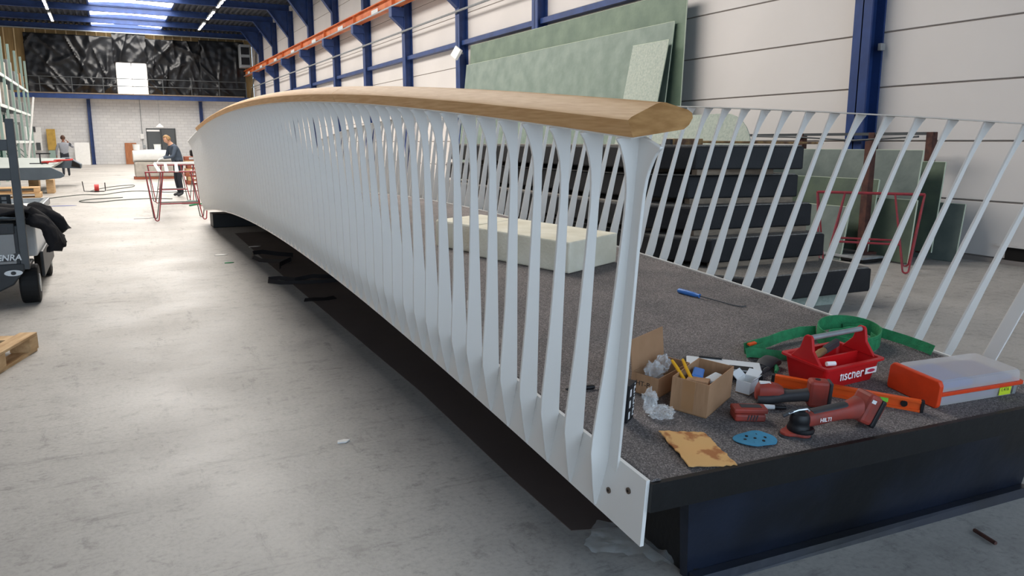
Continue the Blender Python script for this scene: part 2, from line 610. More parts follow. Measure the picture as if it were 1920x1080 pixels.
# portal frames: columns on the right wall with a haunch, a crane bracket and a rafter
words = ['first', 'second', 'third', 'fourth', 'fifth', 'sixth', 'seventh', 'eighth', 'ninth', 'tenth', 'eleventh', 'twelfth', 'thirteenth', 'fourteenth']
n = 0
for i, y in enumerate(COLY):
    if y < 0:
        continue
    if y < 10:
        lab = 'broad blue steel column standing right of the leaning green boards, nearest the camera'
    elif y < 15:
        lab = 'blue steel column behind the big green laminate boards'
    else:
        lab = words[n - 1] + ' blue column along the panelled wall counting away from the green boards'
    n += 1
    r = thing('wall_column', lab, 'column', (10.05, y, 0), 0, 'blue columns along the right wall')
    m_ = MB()
    ibeam(m_, 'z', 0.02, 8.95, 0, 0, 0.3, 0.3)
    m_.build('shaft', 'blue', r)
    MB().bb((-.19, -.19, 0), (.14, .19, .02)).build('base_plate', 'blue', r)
    MB().ext([(-.15, 7.5), (-1.25, 8.95), (-.15, 8.95)], 'y', -.012, .012).build('haunch_web', 'blue', r)
    hm = MB()
    d = Vector((-1.1, 0, 1.45)).normalized()
    hm.box((-.7, 0, 8.22), (0.03, 0.3, 1.85), (0, -math.atan2(1.1, 1.45), 0))
    hm.build('haunch_flange', 'blue', r)
    bmh = MB()
    bmh.bb((-.62, -.16, 5.95), (-.15, .16, 6.28))
    bmh.ext([(-.15, 5.55), (-.62, 5.95), (-.15, 5.95)], 'y', -.12, .12)
    bmh.build('crane_bracket', 'blue', r, bevel=.01, seg=1)
    if y < 10:
        MB().box((.06, -.19, 2.9), (.09, .06, .1)).build('junction_box', 'steel_grey', r, bevel=.006)
    rf = MB()
    ibeam(rf, 'x', XL, XR - .17, y, 9.09, 0.34, 0.22)
    rr = struct('trim_1', rf, 'blue')
    rr.name = 'trim_%d' % (n)
struct('trim_20', ibeam(MB(), 'x', XL, XR - .1, YB - .35, 9.09, 0.34, 0.22), 'blue')
struct('trim_21', MB().bb((XL, YB - .5, 8.86), (XR - .1, YB - .3, 8.92)), 'steel_grey')

# girts between the columns, conduit, crane rail
for i in range(len(COLY) - 1):
    if COLY[i] < 0:
        continue
    g = MB().bb((9.98, COLY[i] + .15, 4.47), (10.18, COLY[i + 1] - .15, 4.6)).build('wall_girt', 'blue')
    g['kind'] = 'structure'
    g.name = 'trim_%d' % (30 + i)
cr = thing('crane_rail', 'long orange crane rail beam running along the blue columns', 'crane rail', (9.62, 0, 6.28))
ibeam(MB(), 'y', 5.0, 61.8, 0, 0.2, 0.4, 0.26, 0.035, 0.02).build('beam', 'orange', cr)
MB().bb((-.03, 5.0, .4), (.03, 61.8, .44)).build('rail_head', 'steel_grey', cr)
MB().bb((-.155, 5.0, -.002), (-.13, 61.8, .05)).build('conductor_strip', 'steel_grey', cr)
for y in [y for y in COLY if y > 8]:
    MB().bb((-.13, y - .012, .03), (.13, y + .012, .37)).build('stiffener', 'orange', cr)
    MB().bb((-.134, y + 1.6, .05), (-.128, y + 2.4, .2)).build('plate', 'print_pale' if y > 25 else 'orange', cr)
wp = thing('wall_pipe', 'thin grey service pipe fixed across the blue columns below the crane rail', 'pipe', (9.84, 0, 5.45))
MB().cyl((0, 5, 0), (0, 61, 0), .035, 8).build('pipe_run', 'steel_grey', wp, smooth=True)
for y in [y for y in COLY if y > 5]:
    MB().box((.03, y, 0), (.06, .05, .1)).build('clip', 'steel_grey', wp)
fl = thing('flood_lamp', 'small white square lamp on a blue column left of the green boards', 'lamp', (9.78, 22.6, 4.2))
MB().box((-.08, 0, 0), (.1, .34, .34), (.5, .3, .3)).build('housing', 'white', fl, bevel=.02)
MB().box((.02, 0, 0), (.22, .05, .05)).build('arm', 'steel_grey', fl)

# ceiling lamp rows
for k, xx in enumerate((-2.3, 6.2)):
    for j in range(7):
        y = 24.5 + 4.937 * j + 2.3
        lm = thing('batten_lamp', ('row of tube lamps left of the skylight' if k == 0 else 'row of tube lamps right of the skylight') + ', ' + words[6 - j] + ' from the back wall', 'lamp',
                   (xx, y, 8.9), 0, 'tube lamps left of the skylight' if k == 0 else 'tube lamps right of the skylight')
        MB().bb((-.09, -1.9, .06), (.09, 1.9, .14)).build('tray', 'steel_grey', lm)
        for q in (-1.25, 0, 1.25):
            MB().bb((-.07, q - .35, 0), (.07, q + .35, .06)).build('tube_cover', 'lamp_glow', lm, bevel=.01, seg=1)
        MB().bb((-.02, -.02, .14), (.02, .02, .55)).build('hanger', 'steel_grey', lm)

# wall bracing rods at the back right and mezzanine
MB_ = MB().cyl((9.95, 57.8, 8.8), (9.95, 61.8, 4.8), .03, 6)
tag(MB_.build('bracing_rod', 'post_dark'), 'thin dark diagonal bracing rod on the right wall near the back corner', 'rod')
mz = struct('trim_50', MB().bb((XL, 61.0, 4.42), (XR - .1, 61.25, 4.72)), 'blue')
struct('floor_mezzanine', MB().bb((XL, 61.25, 4.55), (XR, YB + .1, 4.7)), 'pallet')
mb = MB().bb((-4.2, 60.97, 4.72), (9.3, 61.02, 4.79))
struct('trim_51', mb, 'spacer')

gr = thing('guard_rail', 'grey tube guard rail along the edge of the mezzanine', 'railing', (0, 61.1, 4.72))
for k in range(9):
    xx = -5.4 + 1.86 * k
    if 1.3 < xx < 2.9:
        continue
    MB().cyl((xx, 0, 0), (xx, 0, 1.1), .03, 8).build('post', 'post_dark', gr, smooth=True)
for z in (.58, 1.08):
    MB().cyl((-5.6, 0, z), (9.5, 0, z), .026, 8).build('rail', 'post_dark', gr, smooth=True)


def draped(name, x0, x1, z0, z1, seed, label, folds, amp=0.16, top=None):
    nx, nz = 70, 50
    m_ = MB()
    rnd = random.Random(seed)
    fl_ = []
    for _ in range(folds):
        fl_.append((rnd.uniform(x0, x1), rnd.uniform(z0, z1), rnd.uniform(-1.2, 1.2), rnd.uniform(.06, .2), rnd.uniform(.05, amp), rnd.uniform(.6, 2.2)))
    vs_ = []
    for j in range(nz + 1):
        for i in range(nx + 1):
            x = x0 + (x1 - x0) * i / nx
            z = z0 + (z1 - z0) * j / nz
            if top and j == nz:
                z += top * math.sin(i * 1.3) * .4
            y = 0.05 * noise.noise(Vector((x * 1.1, seed, z * 1.1))) + 0.05 * noise.noise(Vector((x * 2.7, seed + 3, z * 2.7)))
            for fx, fz, an, w, a_, ln in fl_:
                dx, dz = x - fx, z - fz
                u_ = dx * math.cos(an) + dz * math.sin(an)
                l_ = -dx * math.sin(an) + dz * math.cos(an)
                y -= a_ * math.exp(-(u_ / w) ** 2 - (l_ / ln) ** 2)
            vs_.append((x, y, z))
    fs = [(j * (nx + 1) + i, j * (nx + 1) + i + 1, (j + 1) * (nx + 1) + i + 1, (j + 1) * (nx + 1) + i) for j in range(nz) for i in range(nx)]
    m_.add(vs_, fs)
    o = m_.build(name, 'plastic_sheet', None, smooth=True)
    o.location = (0, YB - .28, 0)
    md = o.modifiers.new('thickness', 'SOLIDIFY')
    md.thickness = 0.01
    return tag(o, label, 'plastic sheet', 'black polythene sheets')


draped('polythene_sheet', -4.25, 1.05, 4.72, 8.62, 3, 'black plastic sheet on the upper back wall left of the bright window', 26)
o_ = draped('polythene_sheet', .95, 3.05, 6.95, 8.86, 8, 'short black plastic sheet hung directly above the bright window', 12)
o_.location.y -= .06
o_ = draped('polythene_sheet', 3.0, 6.6, 4.72, 8.6, 13, 'black plastic sheet with tent-like folds right of the bright window', 30, .24)
draped('polythene_sheet', 6.5, 9.6, 4.72, 8.7, 21, 'dark plastic sheet in the right corner of the upper back wall', 10, .1).location.y -= .05
w1 = struct('window_1', MB().bb((1.08, YB - .14, 4.75), (2.98, YB - .08, 6.95)), 'window_glow')
for a, b in (((1.02, YB - .18, 4.72), (1.1, YB - .05, 7.0)), ((2.96, YB - .18, 4.72), (3.04, YB - .05, 7.0)), ((1.02, YB - .18, 6.93), (3.04, YB - .05, 7.02)), ((1.99, YB - .18, 4.75), (2.05, YB - .05, 6.95))):
    MB().bb(a, b).build('window_frame', 'white', w1)

# back wall fittings
for xx, lab in ((-.82, 'blue post against the white block wall left of the brown board'), (6.36, 'short visible blue post on the back wall above the handrail end')):
    r = thing('wall_post', lab, 'column', (xx, YB - .2, 0))
    ibeam(MB(), 'z', .02, 4.42, 0, 0, .22, .3).build('shaft', 'blue', r)
    MB().bb((-.16, -.19, 0), (.16, .19, .02)).build('base_plate', 'blue', r)
d1 = struct('door_1', MB().bb((2.62, YB - .1, 0), (4.55, YB, 2.5)), 'post_dark')
for a, b in ((2.7, 3.56), (3.6, 4.47)):
    dl = MB().bb((a, YB - .15, .03), (b, YB - .08, 2.42)).build('door_leaf', 'door_grey', d1, bevel=.01)
MB().bb((3.48, YB - .2, 1.0), (3.52, YB - .14, 1.2)).build('door_handle', 'chrome', d1)
MB().bb((2.66, YB - .16, 2.28), (3.5, YB - .14, 2.4)).build('door_sign', 'print_white', d1)
cdt = thing('conduit', 'thin grey conduit dropping down the block wall to a switch by the door', 'conduit', (2.36, YB - .04, 0))
MB().cyl((0, 0, 1.3), (0, 0, 4.5), .025, 6).build('tube', 'steel_grey', cdt)
MB().bb((-.14, -.08, 1.75), (.1, .03, 2.1)).build('switch_box', 'white', cdt, bevel=.01)
MB().bb((-.02, -.08, 1.1), (.16, .03, 1.35)).build('socket_box', 'steel_grey', cdt, bevel=.01)
pl = thing('pendant_lamp', 'white pendant lamp on a long cord in front of the grey door', 'lamp', (3.49, 61.1, 2.55))
MB().lathe([(.03, .26), (.06, .22), (.18, .12), (.26, .02), (.24, .0), (.05, .18)], n=20).build('shade', 'print_white', pl, smooth=True)
MB().cyl((0, 0, .24), (0, 0, 1.875), .012, 6).build('cord', 'steel_grey', pl)
bd = MB().box((0, 0, .74), (.75, .05, 1.48), (-.06, 0, 0)).build('leaning_board', 'brown_board', bevel=.005)
bd.location = (1.55, 61.95, 0)
tag(bd, 'brown wooden board leaning on the white block wall', 'board')
gc = MB().lathe([(.16, 0), (.17, .02), (.15, .9), (.11, 1.0), (.05, 1.08), (.05, 1.15)], n=14).build('gas_cylinder', 'steel_grey', smooth=True)
gc.location = (-1.5, 61.8, 0)
tag(gc, 'small grey cylinder standing beside the blue post at the back', 'cylinder')
ht = thing('heater_unit', 'pale boxy heater unit high in the back right corner', 'heater', (9.35, 60.2, 6.75))
MB().bb((-.35, -.4, 0), (.35, .4, 1.6)).build('casing', 'steel_grey', ht, bevel=.03)
MB().bb((-.28, -.43, .2), (.28, -.39, .7)).build('lower_grille', 'black', ht)
MB().bb((-.28, -.43, .9), (.28, -.39, 1.4)).build('upper_grille', 'black', ht)
MB().bb((.3, -.05, 1.5), (.6, .05, 1.6)).build('bracket', 'steel_grey', ht)

# ------------------------------------------------------------------ the footbridge
BY, X0, Y0, BL, ZE, RISE, PLH, BH, BW = -.0095, 1.4509, 1.8674, 14.133, .48, .3327, .2274, 1.0939, 2.0803
SP, OR_, T0, T1, UE, KN, TH = .1742, .1201, .1836, .1483, .2108, .2823, .05
BR = (BL * BL / 4 + RISE * RISE) / (2 * RISE)
BM = Matrix.Translation((X0, Y0, 0)) @ Matrix.Rotation(BY, 4, 'Z')


def zd(u):
    return ZE + math.sqrt(BR * BR - (u - BL / 2) ** 2) - (BR - RISE)


def nrm(u):
    q = u - BL / 2
    return q / BR, math.sqrt(BR * BR - q * q) / BR


def sweep(prof_fn, us, name, m, parent, **k):
    return MB().loft([prof_fn(u) for u in us]).build(name, m, parent, **k)


fb = thing('footbridge', 'long white arched footbridge with dark gritted deck and timber handrail', 'footbridge', (X0, Y0, 0), BY)
US = [BL * i / 80 for i in range(81)]


def on(u, v, n):
    a, b = nrm(u)
    return (v, u + a * n, zd(u) + b * n)


def deckprof(u):
    sk = -.045 * max(0, 1 - u / .6)
    return [on(u + sk * v, v, n) for v, n in ((0.002, 0), (.012, .012), (.03, .014), (.05, 0.0), (BW - .05, 0.0), (BW - .03, .014), (BW - .012, .012), (BW - .002, 0), (BW - .002, -.05), (0.002, -.05))]


sweep(deckprof, US, 'deck_surface', 'grit', fb, smooth=True)


def lipprof(u):
    sk = -.045 * max(0, 1 - u / .6)
    return [on(u - .012 * (1 if u < .01 else 0) + sk * v, v, n) for v, n in ((0.004, -.05), (BW - .004, -.05), (BW - .004, -.10), (.004, -.10))]


sweep(lipprof, US, 'deck_core', 'black_lip', fb)


fl_v = []
for j, v in enumerate([BW * i / 12 for i in range(13)]):
    sk = -.045 * v
    ring = []
    for du, n_ in ((-.016, .003), (.004, .004), (.004, -.10), (-.016, -.10)):
        a_, b_ = nrm(0)
        ring.append((v, sk + du + a_ * n_, zd(0) + (sk) * .094 + b_ * n_))
    fl_v.append(ring)
MB().loft(fl_v).build('front_lip', 'black_lip', fb)


def girder(u):
    return [on(u, v, n) for v, n in ((.28, -.10), (BW - .28, -.10), (BW - .45, -.28), (.45, -.28))]


sweep(girder, [.5 + (BL - 1) * i / 40 for i in range(41)], 'girder', 'black_lip', fb)
# closing panel under the near end, standing on the floor
pm = MB()
y0f, y1f = .055, .10
pm.add([(.20, y0f - .009, ZE - .07), (BW + .02, y0f - .094, ZE - .07), (BW + .02, y1f - .06, 0.0), (.28, y1f + .03, 0.0),
        (.20, y0f + .04, ZE - .07), (BW + .02, y0f - .05, ZE - .07), (BW + .02, y1f - .02, 0.0), (.28, y1f + .07, 0.0)],
       [(0, 1, 2, 3), (7, 6, 5, 4), (0, 4, 5, 1), (1, 5, 6, 2), (2, 6, 7, 3), (3, 7, 4, 0)])
pm.build('end_panel', 'black_panel', fb)
MB().bb((.30, .12, 0.0), (.33, .9, ZE - .09)).build('side_cheek', 'black_lip', fb)
lm_ = MB()
lm_.add([(.28, .068, 0), (BW + .02, -.02, 0), (BW + .02, -.005, .035), (.28, .078, .035), (.28, .12, 0), (BW + .02, .03, 0), (BW + .02, .03, .035), (.28, .12, .035)],
        [(0, 1, 2, 3), (7, 6, 5, 4), (0, 4, 5, 1), (1, 5, 6, 2), (2, 6, 7, 3), (3, 7, 4, 0)])
lm_.build('foot_strip', 'black_panel', fb)


# white edge plates
def plateL(u):
    return [on(u, v, n) for v, n in ((-.014, .012), (0.0, .012), (0.0, -PLH), (-.014, -PLH))]


def plateR(u):
    return [on(u, BW + v, n) for v, n in ((.0, .016), (0.014, .016), (0.014, -PLH), (.0, -PLH))]


sweep(plateL, US, 'edge_plate', 'white_paint', fb)
sweep(plateR, US, 'edge_plate', 'white_paint', fb)
for u, n in ((.085, -.068), (.195, -.125)):
    p = on(u, -.014, n)
    bo = MB().cyl((0, 0, 0), (-.005, 0, 0), .011, 12).build('bolt', 'bolt', fb)
    bo.location = p
    MB().cyl((-.004, 0, 0), (-.0055, 0, 0), .005, 6).build('socket', 'hole', bo)


def baluster_mesh(th, name):
    t = math.tan(th)
    outer = [(-PLH * .93, .008 + PLH * t), (-.15, .030 + .15 * t), (-.08, .052 + .08 * t * .9), (-.02, .070), (.04, .077), (.10, .075), (.2, .067), (.36, .054), (.55, .043), (.72, .035), (.88, .029),
             (.945, .0305), (.985, .035), (1.02, .043), (1.05, .053), (1.075, .063), (BH - .006, .072), (BH, .074)]
    inner = [(BH, 0.0), (.8, 0.0), (.4, 0), (.01, 0.0), (-.1, .1 * t), (-PLH * .93, PLH * .93 * t)]
    poly = [(x, s) for s, x in outer] + [(x, s) for s, x in inner]
    m_ = MB().ext(poly, 'y', -.0055, .0055)
    o = m_.build(name, 'white_paint', None, bevel=.0015, seg=1)
    me = o.data
    bpy.data.objects.remove(o)
    return me


def bal_matrix(u, v, side, th):
    a, b = nrm(u)
    z = Vector((side * math.sin(th), (a - KN) * math.cos(th), b * math.cos(th)))
    ln = z.length
    z.normalize()
    x = Vector((side, 0, 0))
    x = (x - z * x.dot(z)).normalized()
    y = z.cross(x).normalized()
    z = z * ln
    return Matrix(((x.x, y.x, z.x, v), (x.y, y.y, z.y, u), (x.z, y.z, z.z, zd(u)), (0, 0, 0, 1)))


meL = baluster_mesh(.166, 'baluster')
meR = baluster_mesh(TH, 'baluster')
k = 0
while UE + SP * k < BL - .05:
    u = UE + SP * k
    o = bpy.data.objects.new('baluster', meL)
    COL.objects.link(o)
    o.parent = fb
    o.matrix_local = bal_matrix(u, -.014, -1, T0 + (T1 - T0) * u / BL)
    k += 1
k = 1
while OR_ + SP * k < BL - .05:
    u = OR_ + SP * k
    o = bpy.data.objects.new('baluster', meR)
    COL.objects.link(o)
    o.parent = fb
    o.matrix_local = bal_matrix(u, BW + .014, 1, TH)
    k += 1
# end post leaf, standing along the bridge
for (u, v, side, th) in ((UE, -.014, -1, T0), (OR_ + SP, BW + .014, 1, TH)):
    outer = [(-.03, .052), (-.022, .058), (0, .06), (.2, .058), (.5, .052), (.75, .046), (.86, .044), (.95, .046), (.99, .051), (1.02, .059), (1.05, .071), (1.075, .084), (BH - .006, .096), (BH, .098)]
    poly = [(-x, s) for s, x in outer] + [(0, BH), (0, -.03)]
    o = MB().ext(poly, 'x', -.0055, .0055).build('end_leaf', 'white_paint', fb, bevel=.0015, seg=1)
    o.matrix_local = bal_matrix(u, v, side, th) @ Matrix.Rotation(PI if side == -1 else 0, 4, 'Z')


def strap_pt(u, v, side, th, dx, dz):
    m_ = bal_matrix(min(max(u, 0), BL), v, side, th)
    if u < 0:
        m_ = Matrix.Translation((0, u, u * .09)) @ m_
    return m_ @ Vector((dx, 0, BH + dz))


def tl(u):
    return T0 + (T1 - T0) * u / BL


def strapL(u):
    return [strap_pt(u, -.014, -1, tl(u), dx, dz) for dx, dz in ((.060, 0), (-.004, 0), (-.004, .005), (.060, .005))]


def strapR(u):
    return [strap_pt(u, BW + .014, 1, TH, dx, dz) for dx, dz in ((.084, 0), (-.006, 0), (-.006, .006), (.084, .006))]


sweep(strapL, [UE - .045] + [.3 + (BL - .35) * i / 60 for i in range(61)], 'top_strap', 'white_paint', fb)
sweep(strapR, [.0] + [.3 + (BL - .35) * i / 60 for i in range(61)], 'top_strap', 'white_paint', fb)

SEC = [(.062, .001), (.076, .040), (.078, .046), (.071, .053), (.012, .077), (0, .079), (-.012, .077), (-.070, .052), (-.082, .042), (-.085, .03), (-.078, .014), (-.066, .004)]
cuts = [(.155, 3.1), (3.1, 6.1), (6.1, 9.1), (9.1, 12.05)]
for ci, (a, b) in enumerate(cuts):
    us = [a + .0025 + (b - a - .005) * i / 16 for i in range(17)]
    rings = []
    for i, u in enumerate(us):
        ring = []
        for dx, dz in SEC:
            uu = u + ((-.035 * (.07 - dx) / .14) if (ci == 0 and i == 0) else 0)
            ring.append(strap_pt(uu, -.014, -1, tl(uu), dx, dz + .004))
        rings.append(ring)
    h = MB().loft(rings, caps=True).build('handrail', 'timber', fb, smooth=True)
    h.data.materials.append(M['end_grain'])
    if ci == 0:
        ys = min(p.center.y for p in h.data.polygons)
        for p in h.data.polygons:
            if len(p.vertices) == 12 and p.center.y < 1:
                p.material_index = 1
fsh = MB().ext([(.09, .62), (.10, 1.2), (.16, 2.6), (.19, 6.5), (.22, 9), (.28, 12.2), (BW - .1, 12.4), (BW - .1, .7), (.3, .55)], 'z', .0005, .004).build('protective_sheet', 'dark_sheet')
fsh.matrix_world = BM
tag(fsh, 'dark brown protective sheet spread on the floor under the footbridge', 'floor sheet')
# supports under the far end
sb = MB().ext([(.05, 0), (BW - .05, 0), (BW - .05, .25), (.05, .25)], 'y', 0, .5).build('support_block', 'black', bevel=.01)
sb.matrix_world = BM @ Matrix.Translation((0, 13.3, 0))
tag(sb, 'black block on the floor carrying the far end of the footbridge', 'block')


# ------------------------------------------------------------------ things lying on the deck
def dm(u, v, rz=0.0, w=0.0):
    a, b = nrm(u)
    return BM @ Matrix.Translation((v, u, zd(u) + w)) @ Matrix.Rotation(math.atan2(-a, b), 4, 'X') @ Matrix.Rotation(rz, 4, 'Z')


def rr(w, d, r, z, n=4):
    pts = []
    for cx, cy, a0 in ((w / 2 - r, d / 2 - r, 0), (-w / 2 + r, d / 2 - r, PI / 2), (-w / 2 + r, -d / 2 + r, PI), (w / 2 - r, -d / 2 + r, 1.5 * PI)):
        pts += [(cx + r * math.cos(a0 + PI / 2 * k / n), cy + r * math.sin(a0 + PI / 2 * k / n), z) for k in range(n + 1)]
    return pts


# foam blocks
fm = MB().bb((-.294, -.5, 0), (.294, .42, .215)).build('foam_block', 'foam', bevel=.012)
fm.matrix_world = dm(3.12, 1.28, .41, .001)
tag(fm, 'long cream foam block lying on the bridge deck behind the white balusters', 'foam block')
fm2 = MB().bb((-.25, -.2, 0), (.25, .2, .21)).build('foam_block', 'foam', bevel=.015)
fm2.matrix_world = dm(3.74, 1.06, .36, .001)
tag(fm2, 'shorter cream foam block behind the far end of the long one', 'foam block')

# toolbox
tb = thing('tool_tote', 'open red plastic tool tote with lettering on its side and grey handle', 'tool tote', mw=dm(.462, 1.318, .05, .001) @ Matrix.Scale(1.15, 4))
MB().loft([rr(.275, .165, .012, 0), rr(.305, .195, .014, .082), rr(.33, .222, .016, .084), rr(.33, .222, .016, .092), rr(.298, .188, .012, .092), rr(.268, .158, .01, .006)]).build('tub', 'red_plastic', tb)
MB().bb((-.142, -.004, .006), (.142, .004, .088)).build('divider', 'red_plastic', tb)
for s in (-1, 1):
    MB().ext([(-.075, .085), (.075, .085), (.03, .135), (.018, .182), (.010, .19), (-.010, .19), (-.018, .182), (-.03, .135)], 'x', s * .15 - .007, s * .15 + .007).build('handle_cheek', 'red_plastic', tb, bevel=.003)
MB().cyl((-.145, 0, .178), (.145, 0, .178), .010, 12).build('handle_bar', 'steel_grey', tb, smooth=True)
text_mesh('fischer', .050, 'print_white', tb, (-.070, -.0965, .030), (PI / 2 - .18, 0, 0), shear=.22, bold=.0004)
MB().ext([(-.036, -.011), (.030, -.011), (.036, .011), (-.030, .011)], 'y', -.0006, .0006).build('logo_plate', 'print_white', tb).matrix_local = Matrix.Translation((.104, -.0975, .047)) @ Matrix.Rotation(-.18, 4, 'X')
lg = MB().ext([(.022 * math.cos(2 * PI * k / 16), .006 * math.sin(2 * PI * k / 16)) for k in range(16)], 'y', -.0006, .0006).build('logo_mark', 'print_red', tb)
lg.matrix_local = Matrix.Translation((.104, -.0985, .047)) @ Matrix.Rotation(-.18, 4, 'X')
hm_ = thing('brush', 'wooden handled brush lying inside the red tote', 'brush', mw=tb.matrix_world @ Matrix.Translation((-.01, .045, .085)) @ Matrix.Rotation(.12, 4, 'Z') @ Matrix.Rotation(-.22, 4, 'Y'))
MB().tube([(-.1, 0, 0), (-.06, 0, 0), (0, 0, .003), (.02, 0, .003)], [.006, .013, .016, .013], 10).build('handle', 'tool_wood', hm_, smooth=True)
MB().box((.065, 0, .003), (.09, .02, .03)).build('head', 'tool_dark', hm_, bevel=.004)
wcp = MB().cyl((-.018, 0, 0), (.018, 0, 0), .009, 10).build('bottle_stopper', 'print_white', smooth=True)
wcp.matrix_world = tb.matrix_world @ Matrix.Translation((-.085, -.06, .088)) @ Matrix.Rotation(-.3, 4, 'Z')
tag(wcp, 'small white cap on the front rim inside the red tote', 'cap')

# organiser case
oc = thing('organiser_case', 'orange and clear plastic organiser case at the right deck corner', 'organiser case', mw=dm(.145, 1.72, -.075, .001))
MB().loft([rr(.46, .215, .012, .002), rr(.475, .228, .012, .05)]).build('lower_tray', 'clear', oc)
MB().loft([rr(.5, .25, .012, .05), rr(.5, .25, .012, .066)]).build('rim', 'orange_plastic', oc, bevel=.002, seg=1)
MB().loft([rr(.478, .23, .012, .066), rr(.47, .222, .014, .108), rr(.455, .207, .014, .114)]).build('lid', 'clear', oc)
MB().ext([(-.125, .012), (-.118, .0), (.118, .0), (.125, .012), (.125, .098), (.112, .116), (-.112, .116), (-.125, .098)], 'x', -.262, -.238).build('end_wall', 'orange_plastic', oc, bevel=.005)
for k, (x, wd, z0, z1, mm) in enumerate(((-.13, .19, .068, .094, 'blue_insert'), (.05, .13, .068, .09, 'purple_insert'), (.165, .08, .068, .086, 'purple_insert'), (-.14, .15, .006, .046, 'purple_insert'), (.03, .16, .006, .044, 'purple_insert'))):
    MB().bb((x - wd / 2, -.1, z0), (x + wd / 2, .1, z1)).build('insert_bin', mm, oc, bevel=.004)
MB().bb((.115, -.1165, .010), (.185, -.1145, .045)).build('price_label', 'label_green', oc)
text_mesh('1.416', .022, 'print_dark', oc, (.122, -.117, .028), (PI / 2, 0, 0), depth=.0002)
MB().bb((.195, -.12, .008), (.215, -.112, .05)).build('latch', 'steel_grey', oc, bevel=.003)

# spirit level
lv = thing('spirit_level', 'long orange spirit level lying between the red tote and the tools', 'spirit level', mw=dm(.262, 1.188, -.88, .001))
MB().bb((-.285, -.012, 0), (.275, .012, .010)).build('lower_flange', 'level_orange', lv)
MB().bb((-.285, -.012, .038), (.275, .012, .048)).build('upper_flange', 'level_orange', lv)
MB().bb((-.285, -.006, .008), (.275, .006, .040)).build('web', 'level_orange', lv)
MB().bb((.275, -.013, -.0), (.288, .013, .049)).build('end_cap', 'black', lv, bevel=.002)
MB().bb((-.298, -.013, 0), (-.285, .013, .049)).build('end_cap', 'black', lv, bevel=.002)
MB().box((.14, 0, .028), (.035, .018, .024)).build('vial', 'vial_green', lv, bevel=.004)
MB().cyl((.215, -.013, .026), (.215, .013, .026), .013, 14).build('eyelet', 'hole', lv)


def bolt_logo(parent, loc, rot, size):
    return text_mesh('HILTI', size, 'print_white', parent, loc, rot, bold=.0002, depth=.0003)


# delta sander
sn = thing('delta_sander', 'red and black cordless sander lying with its battery towards the right', 'power tool', mw=dm(.088, .725, -.13, .001) @ Matrix.Scale(1.12, 4))
pad = []
for k in range(24):
    a_ = 2 * PI * k / 24
    r_ = .047 * (1 + .22 * math.cos(3 * (a_ - PI)))
    pad.append((r_ * math.cos(a_) - .006, r_ * math.sin(a_)))
MB().ext(pad, 'z', 0, .006).build('abrasive', 'tool_dark', sn)
MB().ext([(x * .93, y * .93) for x, y in pad], 'z', .006, .015).build('pad', 'tool_red', sn, bevel=.002)
MB().lathe([(.036, .015), (.038, .022), (.034, .034), (.031, .045), (.033, .05), (.031, .066), (.026, .074), (.012, .078)], (.008, 0, 0), 20).build('head', 'black', sn, smooth=True)
MB().lathe([(.042, .014), (.043, .022), (.037, .028)], (.016, -.004, 0), 20).build('skirt', 'black', sn, smooth=True)
MB().tube([(-.03, .012, .072), (0, .004, .084), (.03, 0, .086), (.04, 0, .078)], .005, 8).build('lever', 'chrome', sn, smooth=True)
MB().tube([(-.045, .02, .062), (-.02, .012, .078), (.03, .01, .082)], .008, 8).build('clamp_arm', 'tool_dark', sn, smooth=True)


def seg_ring(x, y0, z0, wy, wz, n=14, p=.7):
    return [(x, y0 + wy * math.copysign(abs(math.cos(2 * PI * k / n)) ** p, math.cos(2 * PI * k / n)), z0 + wz * math.copysign(abs(math.sin(2 * PI * k / n)) ** p, math.sin(2 * PI * k / n))) for k in range(n)]


MB().loft([seg_ring(.03, 0, .05, .025, .025), seg_ring(.07, 0, .053, .026, .025), seg_ring(.12, 0, .058, .025, .024), seg_ring(.18, 0, .062, .024, .025), seg_ring(.215, 0, .066, .03, .032), seg_ring(.24, 0, .068, .034, .04)]).build('body', 'tool_red', sn, smooth=True)
MB().loft([seg_ring(.05, .003, .067, .02, .012), seg_ring(.12, .003, .073, .021, .012), seg_ring(.19, .003, .079, .02, .012), seg_ring(.215, .003, .084, .014, .008)]).build('grip', 'tool_dark', sn, smooth=True)
bt = MB().box((0, 0, 0), (.056, .078, .105)).build('battery_housing', 'tool_red', sn, bevel=.012)
bt.matrix_local = Matrix.Translation((.268, 0, .070)) @ Matrix.Rotation(.42, 4, 'Y')
MB().box((.036, 0, -.004), (.022, .08, .1)).build('battery', 'black', bt, bevel=.006)
MB().box((.044, -.024, .01), (.010, .03, .06)).build('battery_catch', 'tool_red', bt, bevel=.004)
MB().box((-.012, -.0395, .03), (.02, .001, .012)).build('badge', 'print_pale', bt)
bolt_logo(sn, (.068, -.0262, .046), (PI / 2, 0, 0), .020)
text_mesh('V CF', .022, 'print_pale', bt, (.0475, -.034, -.046), (PI / 2, 0, PI / 2), depth=.0003)

